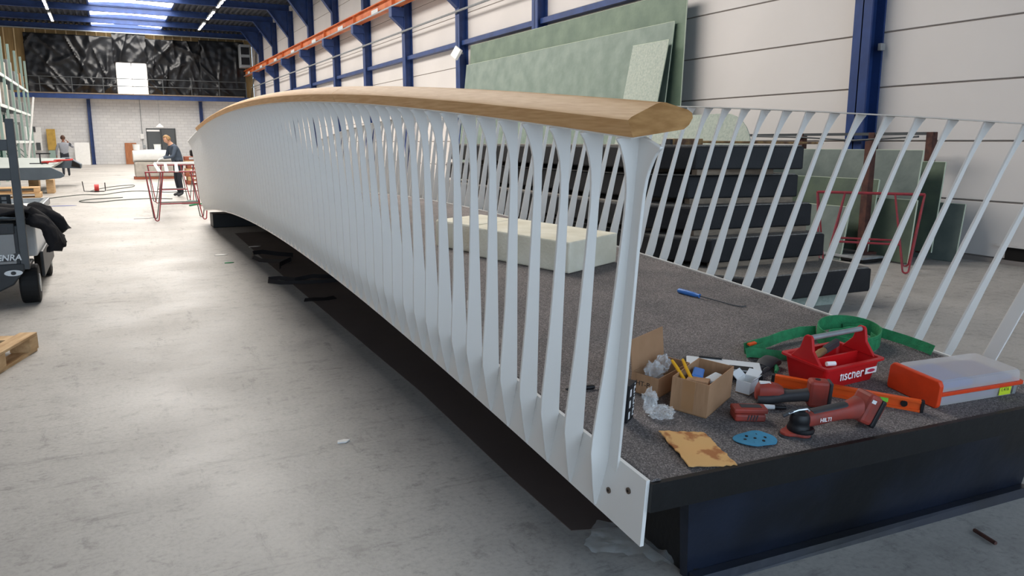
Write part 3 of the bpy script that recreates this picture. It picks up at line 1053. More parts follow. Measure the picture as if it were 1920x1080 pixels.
# second tool, lying behind the sander
dr = thing('cordless_driver', 'dark red cordless tool lying behind the sander with an upright battery', 'power tool', mw=dm(.352, .848, -.58, .001))
MB().loft([seg_ring(-.055, 0, .035, .022, .022), seg_ring(-.045, 0, .042, .034, .036), seg_ring(-.01, 0, .046, .037, .04), seg_ring(.03, 0, .044, .034, .036), seg_ring(.05, 0, .04, .028, .028)]).build('motor_housing', 'tool_red', dr, smooth=True)
MB().loft([seg_ring(-.05, -.012, .02, .03, .018), seg_ring(0, -.014, .024, .032, .021), seg_ring(.06, -.008, .034, .026, .022), seg_ring(.13, 0, .042, .024, .024), seg_ring(.15, 0, .045, .026, .028)]).build('grip', 'tool_dark', dr, smooth=True)
MB().bb((-.045, -.012, .078), (.0, .012, .086)).build('switch', 'print_pale', dr, bevel=.003)
MB().box((.185, 0, .057), (.078, .062, .112)).build('battery', 'tool_red', dr, bevel=.013)
MB().box((.228, 0, .055), (.014, .062, .11)).build('battery_back', 'tool_dark', dr, bevel=.005)
MB().cyl((.18, 0, .112), (.18, 0, .1145), .011, 12).build('button', 'black', dr)

rb_ = thing('spare_battery', 'dusty red battery pack lying alone in front of the cardboard box', 'battery', mw=dm(.262, .655, -.42, .001))
MB().bb((-.062, -.036, 0), (.058, .036, .03)).build('case', 'tool_red', rb_, bevel=.008)
MB().bb((-.066, -.030, .03), (.066, .030, .05)).build('rail_block', 'tool_red', rb_, bevel=.006)
MB().bb((-.035, -.012, .0495), (.045, .016, .0515)).build('contact_slot', 'tool_dark', rb_)
for q in range(4):
    MB().box((-.012 + q * .011, -.0365, .018), (.004, .002, .022), (0, .25, 0)).build('vent_rib', 'tool_dark', rb_)
pn = thing('marker_pen', 'short white and black marker pointing away from the spare battery', 'marker', mw=dm(.285, .80, -.5, .014))
MB().cyl((-.045, 0, 0), (.01, 0, 0), .0095, 12).build('barrel', 'print_pale', pn, smooth=True)
MB().cyl((.01, 0, 0), (.055, 0, 0), .008, 12).build('cap', 'black', pn, smooth=True)

# blue abrasive disc
dv = []
mbd = MB()
nr, na = 5, 40
for j in range(nr + 1):
    for i in range(na):
        a_ = 2 * PI * i / na
        r_ = j / nr
        x, y = r_ * .082 * math.cos(a_), r_ * .056 * math.sin(a_)
        dv.append((x, y, .004 + .006 * max(0, math.sin(x * 40 + .6)) + .003 * r_ * math.sin(2 * a_)))
tops = [(x, y, z) for x, y, z in dv]
bots = [(x, y, z - .0025) for x, y, z in dv]
fs = []
N_ = len(tops)
for j in range(nr):
    for i in range(na):
        k = (i + 1) % na
        fs.append((j * na + i, (j + 1) * na + i, (j + 1) * na + k, j * na + k))
        fs.append((N_ + j * na + i, N_ + j * na + k, N_ + (j + 1) * na + k, N_ + (j + 1) * na + i))
for i in range(na):
    k = (i + 1) % na
    fs.append((nr * na + i, N_ + nr * na + i, N_ + nr * na + k, nr * na + k))
mbd.add(tops + bots, fs)
ds = thing('sanding_disc', 'curled blue sanding disc with punched holes', 'sanding disc', mw=dm(.108, .545, -.30, .001))
mbd.build('disc', 'disc_blue', ds, smooth=True)
for x, y in ((0, 0), (.038, 0), (-.038, 0), (.02, .026), (-.02, .026), (.02, -.026), (-.02, -.026)):
    z = .0045 + .006 * max(0, math.sin(x * 40 + .6))
    MB().cyl((x, y, z - .002), (x, y, z + .0006), .0055, 10).build('hole', 'hole', ds)

# stained cardboard piece
cpv = []
C4 = [(.241, .277), (.396, .215), (.344, -.018), (.177, .022)]
cp = thing('cardboard_sheet', 'flat torn piece of cardboard with a brown stain at the deck edge', 'cardboard', mw=dm(.12, .29, 0, .001))
g = 14
pts = []
rn = random.Random(4)
for j in range(g + 1):
    for i in range(g + 1):
        s_, t_ = i / g, j / g
        x = (C4[0][0] * (1 - s_) + C4[1][0] * s_) * (1 - t_) + (C4[3][0] * (1 - s_) + C4[2][0] * s_) * t_ - .29
        y = (C4[0][1] * (1 - s_) + C4[1][1] * s_) * (1 - t_) + (C4[3][1] * (1 - s_) + C4[2][1] * s_) * t_ - .12
        e_ = .004 if i in (0, g) or j in (0, g) else 0
        pts.append((x + rn.uniform(-e_, e_), y + rn.uniform(-e_, e_), .006 + .007 * (1 - s_) ** 2 + .006 * math.sin(5 * t_ + 1) ** 2))
pb = [(x, y, z - .004) for x, y, z in pts]
N_ = len(pts)
fs = []
for j in range(g):
    for i in range(g):
        a_ = j * (g + 1) + i
        fs.append((a_, a_ + 1, a_ + g + 2, a_ + g + 1))
        fs.append((N_ + a_, N_ + a_ + g + 1, N_ + a_ + g + 2, N_ + a_ + 1))
bd_ = [i for i in range(g)] + [g + (g + 1) * j for j in range(g)] + [(g + 1) * g + g - i for i in range(g)] + [(g + 1) * (g - j) for j in range(g)]
for q in range(len(bd_)):
    a_, b_ = bd_[q], bd_[(q + 1) % len(bd_)]
    fs.append((a_, N_ + a_, N_ + b_, b_))
MB().add(pts + pb, fs).build('sheet', 'card_piece', cp, smooth=True)


def carton(name, label, cat, w, d, h, t, mtl, inner, mw, flaps):
    r = thing(name, label, cat, mw=mw)
    MB().bb((-w / 2, -d / 2, 0), (w / 2, d / 2, t)).build('base', inner, r)
    MB().bb((-w / 2, -d / 2, t), (w / 2, -d / 2 + t, h)).build('front_wall', mtl, r)
    MB().bb((-w / 2, d / 2 - t, t), (w / 2, d / 2, h)).build('back_wall', mtl, r)
    MB().bb((-w / 2, -d / 2 + t, t), (-w / 2 + t, d / 2 - t, h)).build('side_wall', mtl, r)
    MB().bb((w / 2 - t, -d / 2 + t, t), (w / 2, d / 2 - t, h)).build('side_wall', mtl, r)
    for side, ln, an in flaps:
        f = MB()
        if side in 'fb':
            f.bb((-w / 2 + .002, -t / 2, 0), (w / 2 - .002, t / 2, ln))
            o = f.build('flap', mtl, r)
            o.matrix_local = Matrix.Translation((0, (-d / 2 if side == 'f' else d / 2), h)) @ Matrix.Rotation(an if side == 'f' else -an, 4, 'X')
        else:
            f.bb((-t / 2, -d / 2 + .002, 0), (t / 2, d / 2 - .002, ln))
            o = f.build('flap', mtl, r)
            o.matrix_local = Matrix.Translation(((-w / 2 if side == 'l' else w / 2), 0, h)) @ Matrix.Rotation(-an if side == 'l' else an, 4, 'Y')
    return r


b1m = dm(.449, .58, .50, .001)
b1 = carton('cardboard_box', 'open square cardboard box full of small packs, nearest the tools', 'box', .27, .15, .135, .004, 'card', 'card_in', b1m, [])
MB().bb((-.1355, -.02, .01), (-.1345, .03, .134)).build('tape_strip', 'card_tape', b1)
inner_box = MB().box((0, 0, 0), (.10, .085, .09)).build('small_carton', 'card', bevel=.003)
inner_box.matrix_world = b1m @ Matrix.Translation((-.07, -.005, .078)) @ Matrix.Rotation(.25, 4, 'Z') @ Matrix.Rotation(.2, 4, 'Y')
tag(inner_box, 'small brown carton inside the open cardboard box', 'carton')
for k, (x, y, z, mm, lab) in enumerate(((.02, .03, .112, 'handle_blue', 'blue plastic packet inside the open cardboard box'), (.03, -.035, .104, 'print_pale', 'pale packet under the blue one inside the open cardboard box'))):
    p = MB().box((0, 0, 0), (.10, .045, .016)).build('packet', mm, bevel=.006)
    p.matrix_world = b1m @ Matrix.Translation((x, y, z)) @ Matrix.Rotation(.3 - .4 * k, 4, 'Z') @ Matrix.Rotation(.12, 4, 'X')
    tag(p, lab, 'packet')
yp = thing('pliers', 'yellow handled pliers sticking out of the open cardboard box', 'pliers', mw=b1m @ Matrix.Translation((-.06, .055, .128)) @ Matrix.Rotation(.9, 4, 'Z') @ Matrix.Rotation(-.45, 4, 'Y'))
for s in (-1, 1):
    MB().tube([(-.07, s * .006, 0), (-.03, s * .016, 0), (.03, s * .019, 0), (.075, s * .024, 0)], [.005, .007, .007, .006], 8).build('handle', 'yellow', yp, smooth=True)
MB().tube([(-.075, 0, 0), (-.09, 0, 0), (-.115, 0, 0)], [.013, .011, .004], 8).build('jaw', 'chrome', yp, smooth=True)

b2m = dm(.655, .533, .42, .001)
b2 = carton('cardboard_box', 'cardboard box with one flap standing up and clear film inside', 'box', .27, .125, .085, .004, 'card', 'card_in', b2m, [('b', .13, .15)])
text_mesh('HT-P', .03, 'print_dark', b2, (-.1356, .04, .035), (PI / 2, 0, -PI / 2), depth=.0002)


def crumple(name, label, cat, mw, sx, sy, sz, seed, mtl='film'):
    bm = bmesh.new()
    bmesh.ops.create_icosphere(bm, subdivisions=4, radius=1.0)
    for v in bm.verts:
        p = v.co.copy()
        n1 = noise.noise(p * 2.1 + Vector((seed, 0, 0)))
        n2 = abs(noise.noise(p * 5.3 + Vector((0, seed, 0))))
        n3 = abs(noise.noise(p * 11 + Vector((0, 0, seed))))
        f = .72 + .45 * n1 + .38 * n2 - .25 * n3
        v.co = Vector((p.x * f * sx, p.y * f * sy, max(-.0, (p.z * f * .75 + .55)) * sz))
    me = bpy.data.meshes.new(name)
    bm.to_mesh(me)
    bm.free()
    me.materials.append(M[mtl])
    o = bpy.data.objects.new(name, me)
    COL.objects.link(o)
    o.matrix_world = mw
    return tag(o, label, cat)


crumple('plastic_film', 'crumpled clear film wrapper lying flat beside the open box', 'plastic film', dm(.40, .345, .4, .001), .075, .06, .03, 3.1)
crumple('plastic_film', 'upright twist of clear film above the flat wrapper beside the box', 'plastic film', dm(.445, .325, .4, .012), .035, .032, .075, 8.4)
crumple('plastic_film', 'clear film bag bulging out of the cardboard box with the raised flap', 'plastic film', b2m @ Matrix.Translation((-.06, .0, .05)), .055, .045, .06, 5.2)
crumple('plastic_film', 'second clear film bag at the right inside the flapped cardboard box', 'plastic film', b2m @ Matrix.Translation((.03, .012, .05)), .04, .036, .07, 9.7)

pk = thing('printed_pack', 'narrow black pack with white printed marks standing beside the end post', 'pack', mw=dm(.435, .215, .62, .001))
MB().bb((-.05, -.017, 0), (.022, .017, .15)).build('carton', 'slab_black', pk, bevel=.002)
for z in (.03, .075, .12):
    q = MB()
    q.bb((.0, -.0178, z - .014), (.016, -.0170, z - .010)).bb((.0, -.0178, z + .010), (.016, -.0170, z + .014)).bb((.0, -.0178, z - .014), (.004, -.0170, z + .014)).bb((.012, -.0178, z + .002), (.016, -.0170, z + .014))
    q.build('printed_mark', 'print_white', pk)
    q = MB().cyl((.008, -.0170, z + .0225), (.008, -.0178, z + .0225), .004, 10).build('printed_dot', 'print_pale', pk)
    q = MB().bb((-.04, -.0178, z - .016), (-.026, -.0170, z + .012)).build('printed_mark', 'print_white', pk)

ft = thing('foam_tray', 'black rimmed tray with pale foam lying behind the cardboard boxes', 'tray', mw=dm(.675, .885, -.67, .001))
MB().bb((-.17, -.07, 0), (.17, .07, .035)).build('shell', 'black', ft, bevel=.004)
MB().bb((-.155, -.05, .035), (.165, .065, .045)).build('foam_top', 'print_pale', ft, bevel=.004)
MB().bb((-.12, -.055, .0455), (-.02, -.01, .047)).build('recess', 'hole', ft)
MB().bb((.03, -.055, .0455), (.13, -.01, .047)).build('recess', 'hole', ft)
MB().bb((-.1, .05, .045), (.0, .06, .052)).build('clip', 'black', ft)

wc = carton('small_carton', 'small whitish carton with torn brown flaps beside the open box', 'carton', .085, .06, .055, .003, 'print_pale', 'card_in', dm(.475, .845, .42, .001), [('b', .035, .9), ('r', .04, 1.1), ('f', .02, .6)])

kn_ = thing('utility_knife', 'slim black knife lying on the deck seen between the last balusters', 'knife', mw=dm(.735, .21, -.15, .010))
MB().loft([seg_ring(-.08, 0, 0, .006, .004), seg_ring(-.05, 0, 0, .011, .008), seg_ring(.03, 0, 0, .012, .009), seg_ring(.045, 0, 0, .009, .007)]).build('handle', 'black', kn_, smooth=True)
MB().bb((.045, -.006, -.001), (.075, .006, .001)).build('blade', 'chrome', kn_)

gt = thing('glue_tube', 'tiny white tube with a blue cap on the deck behind the balusters', 'tube', mw=dm(2.0, .25, .5, .001))
MB().lathe([(.016, 0), (.017, .04), (.012, .05)], n=12).build('body', 'print_white', gt, smooth=True)
MB().lathe([(.011, .05), (.011, .07), (.008, .074)], n=12).build('cap', 'blue_insert', gt, smooth=True)

sd = thing('screwdriver', 'blue handled screwdriver with a long bent shank on the deck', 'screwdriver', mw=dm(1.80, 1.617, -1.34, .016))
MB().tube([(-.085, 0, 0), (-.075, 0, 0), (-.02, 0, 0), (.04, 0, 0), (.07, 0, 0), (.08, 0, 0)], [.008, .015, .0155, .014, .010, .013], 12).build('handle', 'handle_blue', sd, smooth=True)
MB().tube([(.08, 0, 0), (.2, .015, -.006), (.3, .03, -.011), (.34, .04, -.011), (.355, .075, -.010)], .0035, 8).build('shank', 'post_dark', sd, smooth=True)

# green webbing slings
gs = thing('webbing_sling', 'coiled green webbing sling lying behind the red tote', 'sling', mw=dm(.78, 1.80, 0, .001))
ring = []
for k in range(41):
    a_ = -.6 + 2 * PI * 1.02 * k / 40
    r_ = .155 + .012 * math.sin(2 * a_ + .4)
    ring.append((r_ * 1.08 * math.cos(a_), r_ * math.sin(a_), .045 + .012 * math.sin(a_ + .6) + .006 * k / 40))
MB().ribbon(ring, .075, .005).build('loop', 'strap_green', gs, smooth=True)
ring = []
for k in range(31):
    a_ = .4 + 2 * PI * .9 * k / 30
    r_ = .10 + .02 * math.sin(3 * a_)
    ring.append((r_ * 1.1 * math.cos(a_) + .01, r_ * math.sin(a_) - .03, .033))
MB().ribbon(ring, .055, .005).build('loop', 'strap_green', gs, smooth=True)
MB().ribbon([(.10, .12, .03), (.16, .05, .045), (.19, -.06, .045), (.215, -.16, .04), (.235, -.26, .032), (.238, -.30, .028)], .05, .005, [(0, 0, 1), (.1, 0, 1), (.3, 0, 1), (.3, 0, 1), (.3, 0, 1), (.3, 0, 1)]).build('tail', 'strap_green', gs, smooth=True)
g2 = thing('webbing_sling', 'long green sling stretched out behind the tote with a folded end at its left', 'sling', mw=dm(.84, 1.35, 0, .001))
MB().ribbon([(-.20, -.02, .035), (-.12, .01, .03), (0, .03, .03), (.12, .06, .034), (.25, .07, .04), (.34, .05, .04)], .052, .006, [(0, .25, 1)] * 6).build('band', 'strap_green', g2, smooth=True)
MB().ribbon([(-.05, .0, .02), (-.15, -.03, .02), (-.215, -.05, .024), (-.225, -.06, .03), (-.21, -.07, .034), (-.12, -.085, .02), (-.02, -.15, .014), (.05, -.17, .012)], .045, .005, [(0, .4, 1)] * 8).build('folded_end', 'strap_green', g2, smooth=True)
MB().box((-.165, -.028, .058), (.055, .016, .008), (.2, 0, .2)).build('size_tag', 'level_orange', g2)
g3 = thing('work_glove', 'dark grey work glove lying against the left end of the red tote', 'glove', mw=dm(.66, 1.145, .3, .001))
MB().loft([seg_ring(-.06, 0, .014, .032, .013), seg_ring(-.02, 0, .022, .04, .02), seg_ring(.03, 0, .024, .042, .022), seg_ring(.05, 0, .02, .04, .016)]).build('palm', 'tool_dark', g3, smooth=True)
for k in range(4):
    MB().tube([(-.055, -.03 + .02 * k, .014), (-.09, -.036 + .024 * k, .018), (-.115, -.034 + .023 * k, .009)], [.010, .0095, .007], 8).build('finger', 'tool_dark', g3, smooth=True)
MB().tube([(.0, -.035, .016), (-.03, -.06, .014), (-.055, -.068, .009)], [.012, .010, .007], 8).build('thumb', 'strap_green', g3, smooth=True)

# ------------------------------------------------------------------ stacked black slabs right of the bridge
layers = [(6.435, 4.985, 4.95, 5.05, .135, .37, 'lowest'), (6.36, 5.50, 5.0, 5.62, .42, .655, 'second lowest'), (6.33, 5.66, 4.95, 5.85, .71, .945, 'middle'), (6.22, 5.76, 5.05, 6.05, 1.0, 1.235, 'second highest'), (5.95, 5.46, 5.0, 5.9, 1.29, 1.52, 'topmost')]
for i, (xr, yn, xb, yb, z0, z1, wd) in enumerate(layers):
    r = thing('stair_slab', wd + ' black slab in the stack beyond the right railing', 'slab', (0, 0, z0), 0, 'stacked black slabs')
    poly = [(xb, yb), (xr, yn), (xr + .1, yn + 1.2), (xr + .1, 12.4 - .3 * i), (xb - .32, 12.4 - .3 * i), (xb - .32, yb + .5)]
    MB().ext(poly, 'z', 0, z1 - z0 - .012).build('body', 'slab_black', r, bevel=.015)
    MB().ext([(x + (.02 if x < 5.5 else -.02), y + .02) for x, y in poly], 'z', z1 - z0 - .012, z1 - z0).build('gritted_top', 'slab_grit', r)
    if i < 4:
        nx = layers[i + 1]
        for y, ww in ((max(yb, nx[3]) + .62, 'near'), (10.4, 'far')):
            s_ = MB().bb((4.75, y - .045, z1), (max(xr, 6.2) - .02, y + .045, nx[4])).build('timber_spacer', 'spacer', bevel=.004)
            tag(s_, ww + ' timber spacer between the ' + wd + ' and next black slab of the stack', 'timber')
        fx0, fy0, fx1, fy1 = nx[2] + .03, nx[3] + .012, nx[0] - .05, nx[1] + .012
        if fy1 < yn + .03:
            fy1 = yn + .03
        s_ = MB().ext([(fx0, fy0), (fx1, fy1), (fx1, fy1 + .08), (fx0, fy0 + .08)], 'z', z1, nx[4]).build('timber_spacer', 'spacer', bevel=.004)
        tag(s_, 'front timber spacer along the face between the ' + wd + ' and next black slab', 'timber')
bf = MB().ext([(4.9, 5.25), (6.3, 5.15), (6.3, 7.6), (4.9, 7.6)], 'z', 0, .135).build('foam_slab', 'grp_pale', bevel=.006)
tag(bf, 'pale greenish foam block on the floor under the black slab stack', 'block')
bf = MB().ext([(4.9, 9.2), (6.3, 9.2), (6.3, 11.2), (4.9, 11.2)], 'z', 0, .135).build('foam_slab', 'grp_pale', bevel=.006)
tag(bf, 'rear pale foam block hidden under the black slab stack', 'block')
bs = thing('push_broom', 'wooden broom laid across the top of the black slab stack', 'broom', (5.05, 6.35, 1.522), -.02)
MB().bb((-.02, -.06, 0), (.36, .06, .06)).build('broom_head', 'tool_wood', bs, bevel=.006)
MB().bb((-.05, -.055, 0), (-.02, .055, .055)).build('bristles', 'black', bs)
MB().cyl((.34, 0, .028), (2.1, 0, .014), .013, 10).build('stick', 'tool_wood', bs, smooth=True)


# ------------------------------------------------------------------ laminate boards leaning on the right wall
def lean(name, label, y0, y1, xb, xt, zt, mtl, th=.018, corner=0.0, z0=0.0):
    ln = math.hypot(xt - xb, zt - z0)
    an = math.atan2(xt - xb, zt - z0)
    if corner:
        poly = [(y1, 0), (y0, 0), (y0, ln - corner)] + [(y0 + corner - corner * math.cos(a_), ln - corner + corner * math.sin(a_)) for a_ in [PI / 2 * k / 8 for k in range(1, 9)]] + [(y1, ln)]
    else:
        poly = [(y1, 0), (y0, 0), (y0, ln), (y1, ln)]
    r = thing(name, label, 'board', (xb, 0, z0))
    r.rotation_euler = (0, an, 0)
    MB().ext(poly, 'x', -th, 0).build('sheet', mtl, r, bevel=.002, seg=1)
    if not corner:
        MB().bb((-th - .001, y0 - .006, 0), (.001, y0, ln)).build('cut_edge', 'grp_edge', r)
        MB().bb((-th - .001, y0, ln), (.001, y1, ln + .006)).build('cut_edge', 'grp_edge', r)
    return r


lean('laminate_board', 'tallest dark green laminate board leaning behind the others on the wall', 12.06, 21.9, 9.72, 9.87, 4.34, 'grp')
lean('laminate_board', 'wide grey green laminate board in the middle of the leaning boards', 12.30, 22.0, 9.36, 9.78, 3.79, 'grp_mid')
lean('laminate_board', 'small pale laminate board leaning in front of the two wide ones', 12.25, 13.39, 8.93, 9.62, 3.44, 'grp_pale')
lean('laminate_board', 'low pale grey board with a rounded corner behind the black slab stack', 8.75, 12.0, 8.15, 8.6, 1.98, 'grp_pale', corner=.75)
lean('laminate_board', 'long dull green board standing in the rusty rack, second from the wall', 6.60, 10.5, 9.15, 9.32, 1.44, 'grp_grey', z0=.12)
lean('laminate_board', 'tall dark green board standing nearest the wall in the rusty rack', 6.50, 9.5, 9.52, 9.64, 1.29, 'grp_dark', z0=.12)
lean('laminate_board', 'grey board standing on the floor at the right end of the rack', 6.32, 7.6, 9.76, 9.86, .75, 'grp_grey')
lean('laminate_board', 'front low green board in the rusty rack behind the red trestle', 6.95, 9.2, 8.86, 8.98, 1.06, 'grp_dark', z0=.12)
lean('laminate_board', 'lowest grey board in front of the rusty rack', 7.12, 9.0, 8.56, 8.68, .70, 'grp_grey')
lean('laminate_board', 'narrow dark board standing right of the rusty front post', 6.45, 7.15, 9.00, 9.08, .82, 'grp_dark', z0=.02)

rk = thing('sheet_rack', 'rusty steel rack holding green boards against the right wall', 'rack', (0, 0, 0))
for x, y, z1 in ((8.76, 6.96, 1.56), (9.8, 6.85, 1.68), (9.8, 7.75, 1.68), (9.8, 9.05, 1.68), (9.06, 9.3, 1.5)):
    MB().bb((x - .05, y - .05, 0), (x + .05, y + .05, z1)).build('post', 'rust', rk, bevel=.006)
MB().bb((9.76, 6.8, 1.64), (9.80, 11.8, 1.68)).build('top_bar', 'post_dark', rk)
MB().tube([(9.74, 7.0, 1.62), (9.71, 8.0, 1.57), (9.72, 9.0, 1.62), (9.74, 10, 1.64)], .014, 6).build('brace_rod', 'post_dark', rk)
for y in (6.96, 9.3):
    MB().bb((8.7, y - .045, .04), (9.86, y + .045, .115)).build('bearer', 'rust', rk)
for k, (x0, x1, z) in enumerate(((8.55, 8.95, .02), (8.52, 8.92, .055))):
    p = MB().bb((x0, 6.75, z), (x1, 8.6, z + .03)).build('offcut_strip', 'steel_grey' if k else 'black', bevel=.003)
    tag(p, ('upper shiny' if k else 'lower black') + ' strip lying on the floor in front of the rack', 'strip')


# ------------------------------------------------------------------ hairpin trestles
def trestle(label, loc, rz, L=1.1, H=.95, grey=False, group='red hairpin trestles'):
    r = thing('trestle', label, 'trestle', loc, rz, group)
    for s in (-1, 1):
        mtl = 'trestle_red' if s < 0 else ('trestle_grey' if grey else 'trestle_red')
        yb, yt = s * .30, s * .05
        MB().cyl((-L / 2, yt, H), (L / 2, yt, H), .014, 8).build('top_rail', mtl, r, smooth=True)
        for e in (-1, 1):
            x0, x1 = e * L / 2, e * (L / 2 - .32)
            xa, xb = e * (L / 2 - .10), e * (L / 2 - .17)

            def P(x, z):
                return (x, yt + (yb - yt) * (H - z) / H, z)
            pts = [P(x0, H), P(xa, .055)]
            for q in range(1, 6):
                a_ = PI * q / 6
                pts.append(P((xa + xb) / 2 + (xa - xb) / 2 * math.cos(a_), .05 - .036 * math.sin(a_)))
            pts += [P(xb, .055), P(x1, H)]
            MB().tube(pts, .011, 8).build('hairpin_leg', mtl, r, smooth=True)
        z = .34
        y = yt + (yb - yt) * (H - z) / H
        MB().cyl((-L / 2 + .22, y, z), (L / 2 - .22, y, z), .013, 8).build('cross_bar', mtl, r, smooth=True)
    for e in (-1, 1):
        MB().cyl((e * L / 2, -.05, H), (e * L / 2, .05, H), .012, 6).build('tie', 'trestle_red', r)
    return r


trestle('red hairpin trestle nearest the bridge end, carrying white bars', (1.22, 17.15, 0), .0, 1.15, .96, True)
trestle('second red hairpin trestle standing behind the first by the worker', (1.45, 22.2, 0), .05, 1.1, .96, True)
trestle('red hairpin trestle half hidden behind the far end of the footbridge', (2.35, 20.2, 0), .1, 1.0, .9)
trestle('red trestle standing among the boards beyond the right railing', (8.30, 6.55, 0), -.93, 1.2, .93)
for k, (x, y, a_, lab) in enumerate(((.98, 19.6, -.10, 'left white baluster bar lying across the two trestles'), (1.18, 19.7, -.16, 'middle white baluster bar lying across the two trestles'), (1.38, 19.4, -.2, 'right white baluster bar lying across the two trestles'))):
    b_ = MB().bb((-.035, -2.9, 0), (.035, 2.9, .02)).build('baluster_bar', 'white_paint', bevel=.004)
    b_.location = (x, y, .975)
    b_.rotation_euler = (0, 0, a_ * .35)
    tag(b_, lab, 'bar')
b_ = MB().bb((-.9, -.05, 0), (.9, .05, .06)).build('white_profile', 'white_paint', bevel=.01)
b_.location = (1.95, 22.2, .975)
tag(b_, 'thick white profile lying across the second trestle behind the worker', 'bar')


# ------------------------------------------------------------------ pallets and stored goods at the back
def pallet(label, loc, rz, mtl='pallet', group=None, boards=(0, 1, 2, 3, 4)):
    r = thing('pallet', label, 'pallet', loc, rz, group)
    for k in boards:
        MB().bb((-.6, -.4 + .165 * k, .122), (.6, -.4 + .165 * k + .12, .144)).build('deck_board', mtl, r, bevel=.003, seg=1)
    for x in (-.53, 0, .53):
        MB().bb((x - .07, -.4, .1), (x + .07, .4, .122)).build('cross_board', mtl, r)
        for y in (-.33, 0, .33):
            MB().bb((x - .07, y - .07, .022), (x + .07, y + .07, .1)).build('block', mtl, r)
    for y in (-.33, 0, .33):
        MB().bb((-.6, y - .06, 0), (.6, y + .06, .022)).build('runner', mtl, r)
    return r


pallet('wooden pallet corner at the lower left edge of the picture', (-1.14, 6.25, 0), 1.27, boards=(0, 2, 4))
pallet('pale pallet under the slate bridge segment, lower of two', (-2.35, 26.0, 0), 0)
pallet('pale pallet under the slate bridge segment, upper of two', (-2.38, 26.05, .146), .03)
for k in range(7):
    pallet(['lowest', 'second', 'third', 'fourth', 'fifth', 'sixth', 'topmost'][k] + ' pallet, counted from the floor, in the stack behind the worker', (3.15 + .04 * math.sin(k * 2), 31.5, .146 * k), .04 * math.sin(k * 3.1), 'pallet_red' if k % 2 == 0 else 'pallet', 'pallet stack behind the worker')
tp = MB().box((0, 0, .12), (.9, .5, .24)).build('tool_bag', 'jacket', bevel=.06, seg=3)
tp.location = (3.2, 31.5, 1.022)
tag(tp, 'dark bag lying on top of the pallet stack', 'bag')
ws = thing('wrapped_stack', 'white wrapped bundle on a grey base left of the worker', 'bundle', (1.75, 36.9, 0))
MB().bb((-.75, -.5, .1), (.75, .5, .72)).build('base_pack', 'sack', ws, bevel=.05, seg=3)
MB().loft([seg_ring(-.78, 0, .95, .5, .24), seg_ring(0, 0, .97, .54, .27), seg_ring(.7, 0, .95, .5, .24)]).build('wrapped_roll', 'white', ws, smooth=True)
MB().bb((-.8, -.5, 0), (.8, .5, .1)).build('skid', 'pallet_red', ws)
for k, (x, y, lab) in enumerate(((-.62, 0, 'left small white tub on the wrapped bundle'), (.2, .1, 'right small white tub on the wrapped bundle'))):
    t_ = MB().lathe([(.12, 0), (.14, .22), (.15, .24), (.12, .24), (.11, .04)], n=14).build('plastic_tub', 'white', smooth=True)
    t_.location = (1.75 + x, 36.9 + y, 1.21)
    tag(t_, lab, 'tub')

# slate coloured bridge segment at the left
sg = thing('bridge_segment', 'slate grey bridge segment on pallets at the left of the hall', 'bridge segment', (0, 27.5, 0))
MB().ext([(-5.5, .42), (-1.75, .42), (-1.3, .47), (-1.19, .53), (-1.27, .64), (-1.54, .79), (-5.5, .79)], 'y', 0, .14).build('side_girder', 'slate', sg, bevel=.01)
MB().add([(-5.5, .0, .792), (-1.54, .0, .792), (-1.3, 4.4, .98), (-5.5, 4.4, 1.08), (-5.5, .14, .7), (-1.6, .14, .7), (-1.4, 4.4, .85), (-5.5, 4.4, .9)],
         [(0, 1, 2, 3), (7, 6, 5, 4), (0, 4, 5, 1), (1, 5, 6, 2), (2, 6, 7, 3), (3, 7, 4, 0)]).build('deck_plate', 'slate_light', sg)
MB().ext([(-1.80, .66), (-1.45, 1.0), (-1.2, 1.0), (-.84, .76), (-.85, .62)], 'y', 4.4, 5.5).build('nose', 'slate', sg, bevel=.01)
MB().ext([(-1.15, .70), (-1.10, .90), (-.88, .75), (-.88, .64)], 'y', 4.38, 4.41).build('nose_opening', 'hole', sg)
for k, (x, y, w, lab) in enumerate(((-1.62, 28.1, .2, 'short wooden block under the right end of the slate segment'), (-3.9, 27.8, .5, 'wooden block under the left part of the slate segment'), (-2.3, 31.6, .3, 'wooden block under the dark nose of the slate segment'))):
    b_ = MB().bb((-w / 2, -.4, 0), (w / 2, .4, .415 if k < 2 else .62)).build('wood_block', 'pallet', bevel=.01)
    b_.location = (x, y, 0)
    tag(b_, lab, 'block')
cl = thing('bar_clamp', 'dark bar clamp with a red screw standing on the slate bridge segment', 'clamp', (-1.9, 29.2, .86))
MB().bb((-.02, -.03, 0), (.02, .03, .32)).build('bar', 'black', cl)
MB().bb((-.1, -.03, .3), (.3, .03, .34)).build('jaw', 'black', cl)
MB().bb((-.3, -.06, -.0), (.2, .06, .03)).build('foot', 'black', cl)
rh = thing('red_hose', 'red hose bundle lying on the slate bridge segment', 'hose', (-1.65, 29.0, .87))
MB().tube([(-.2 + .16 * math.cos(t * .55) + .03 * t, .2 * math.sin(t * .55), .03 + .004 * t) for t in range(26)], .028, 8).build('coil', 'reel_red', rh, smooth=True)

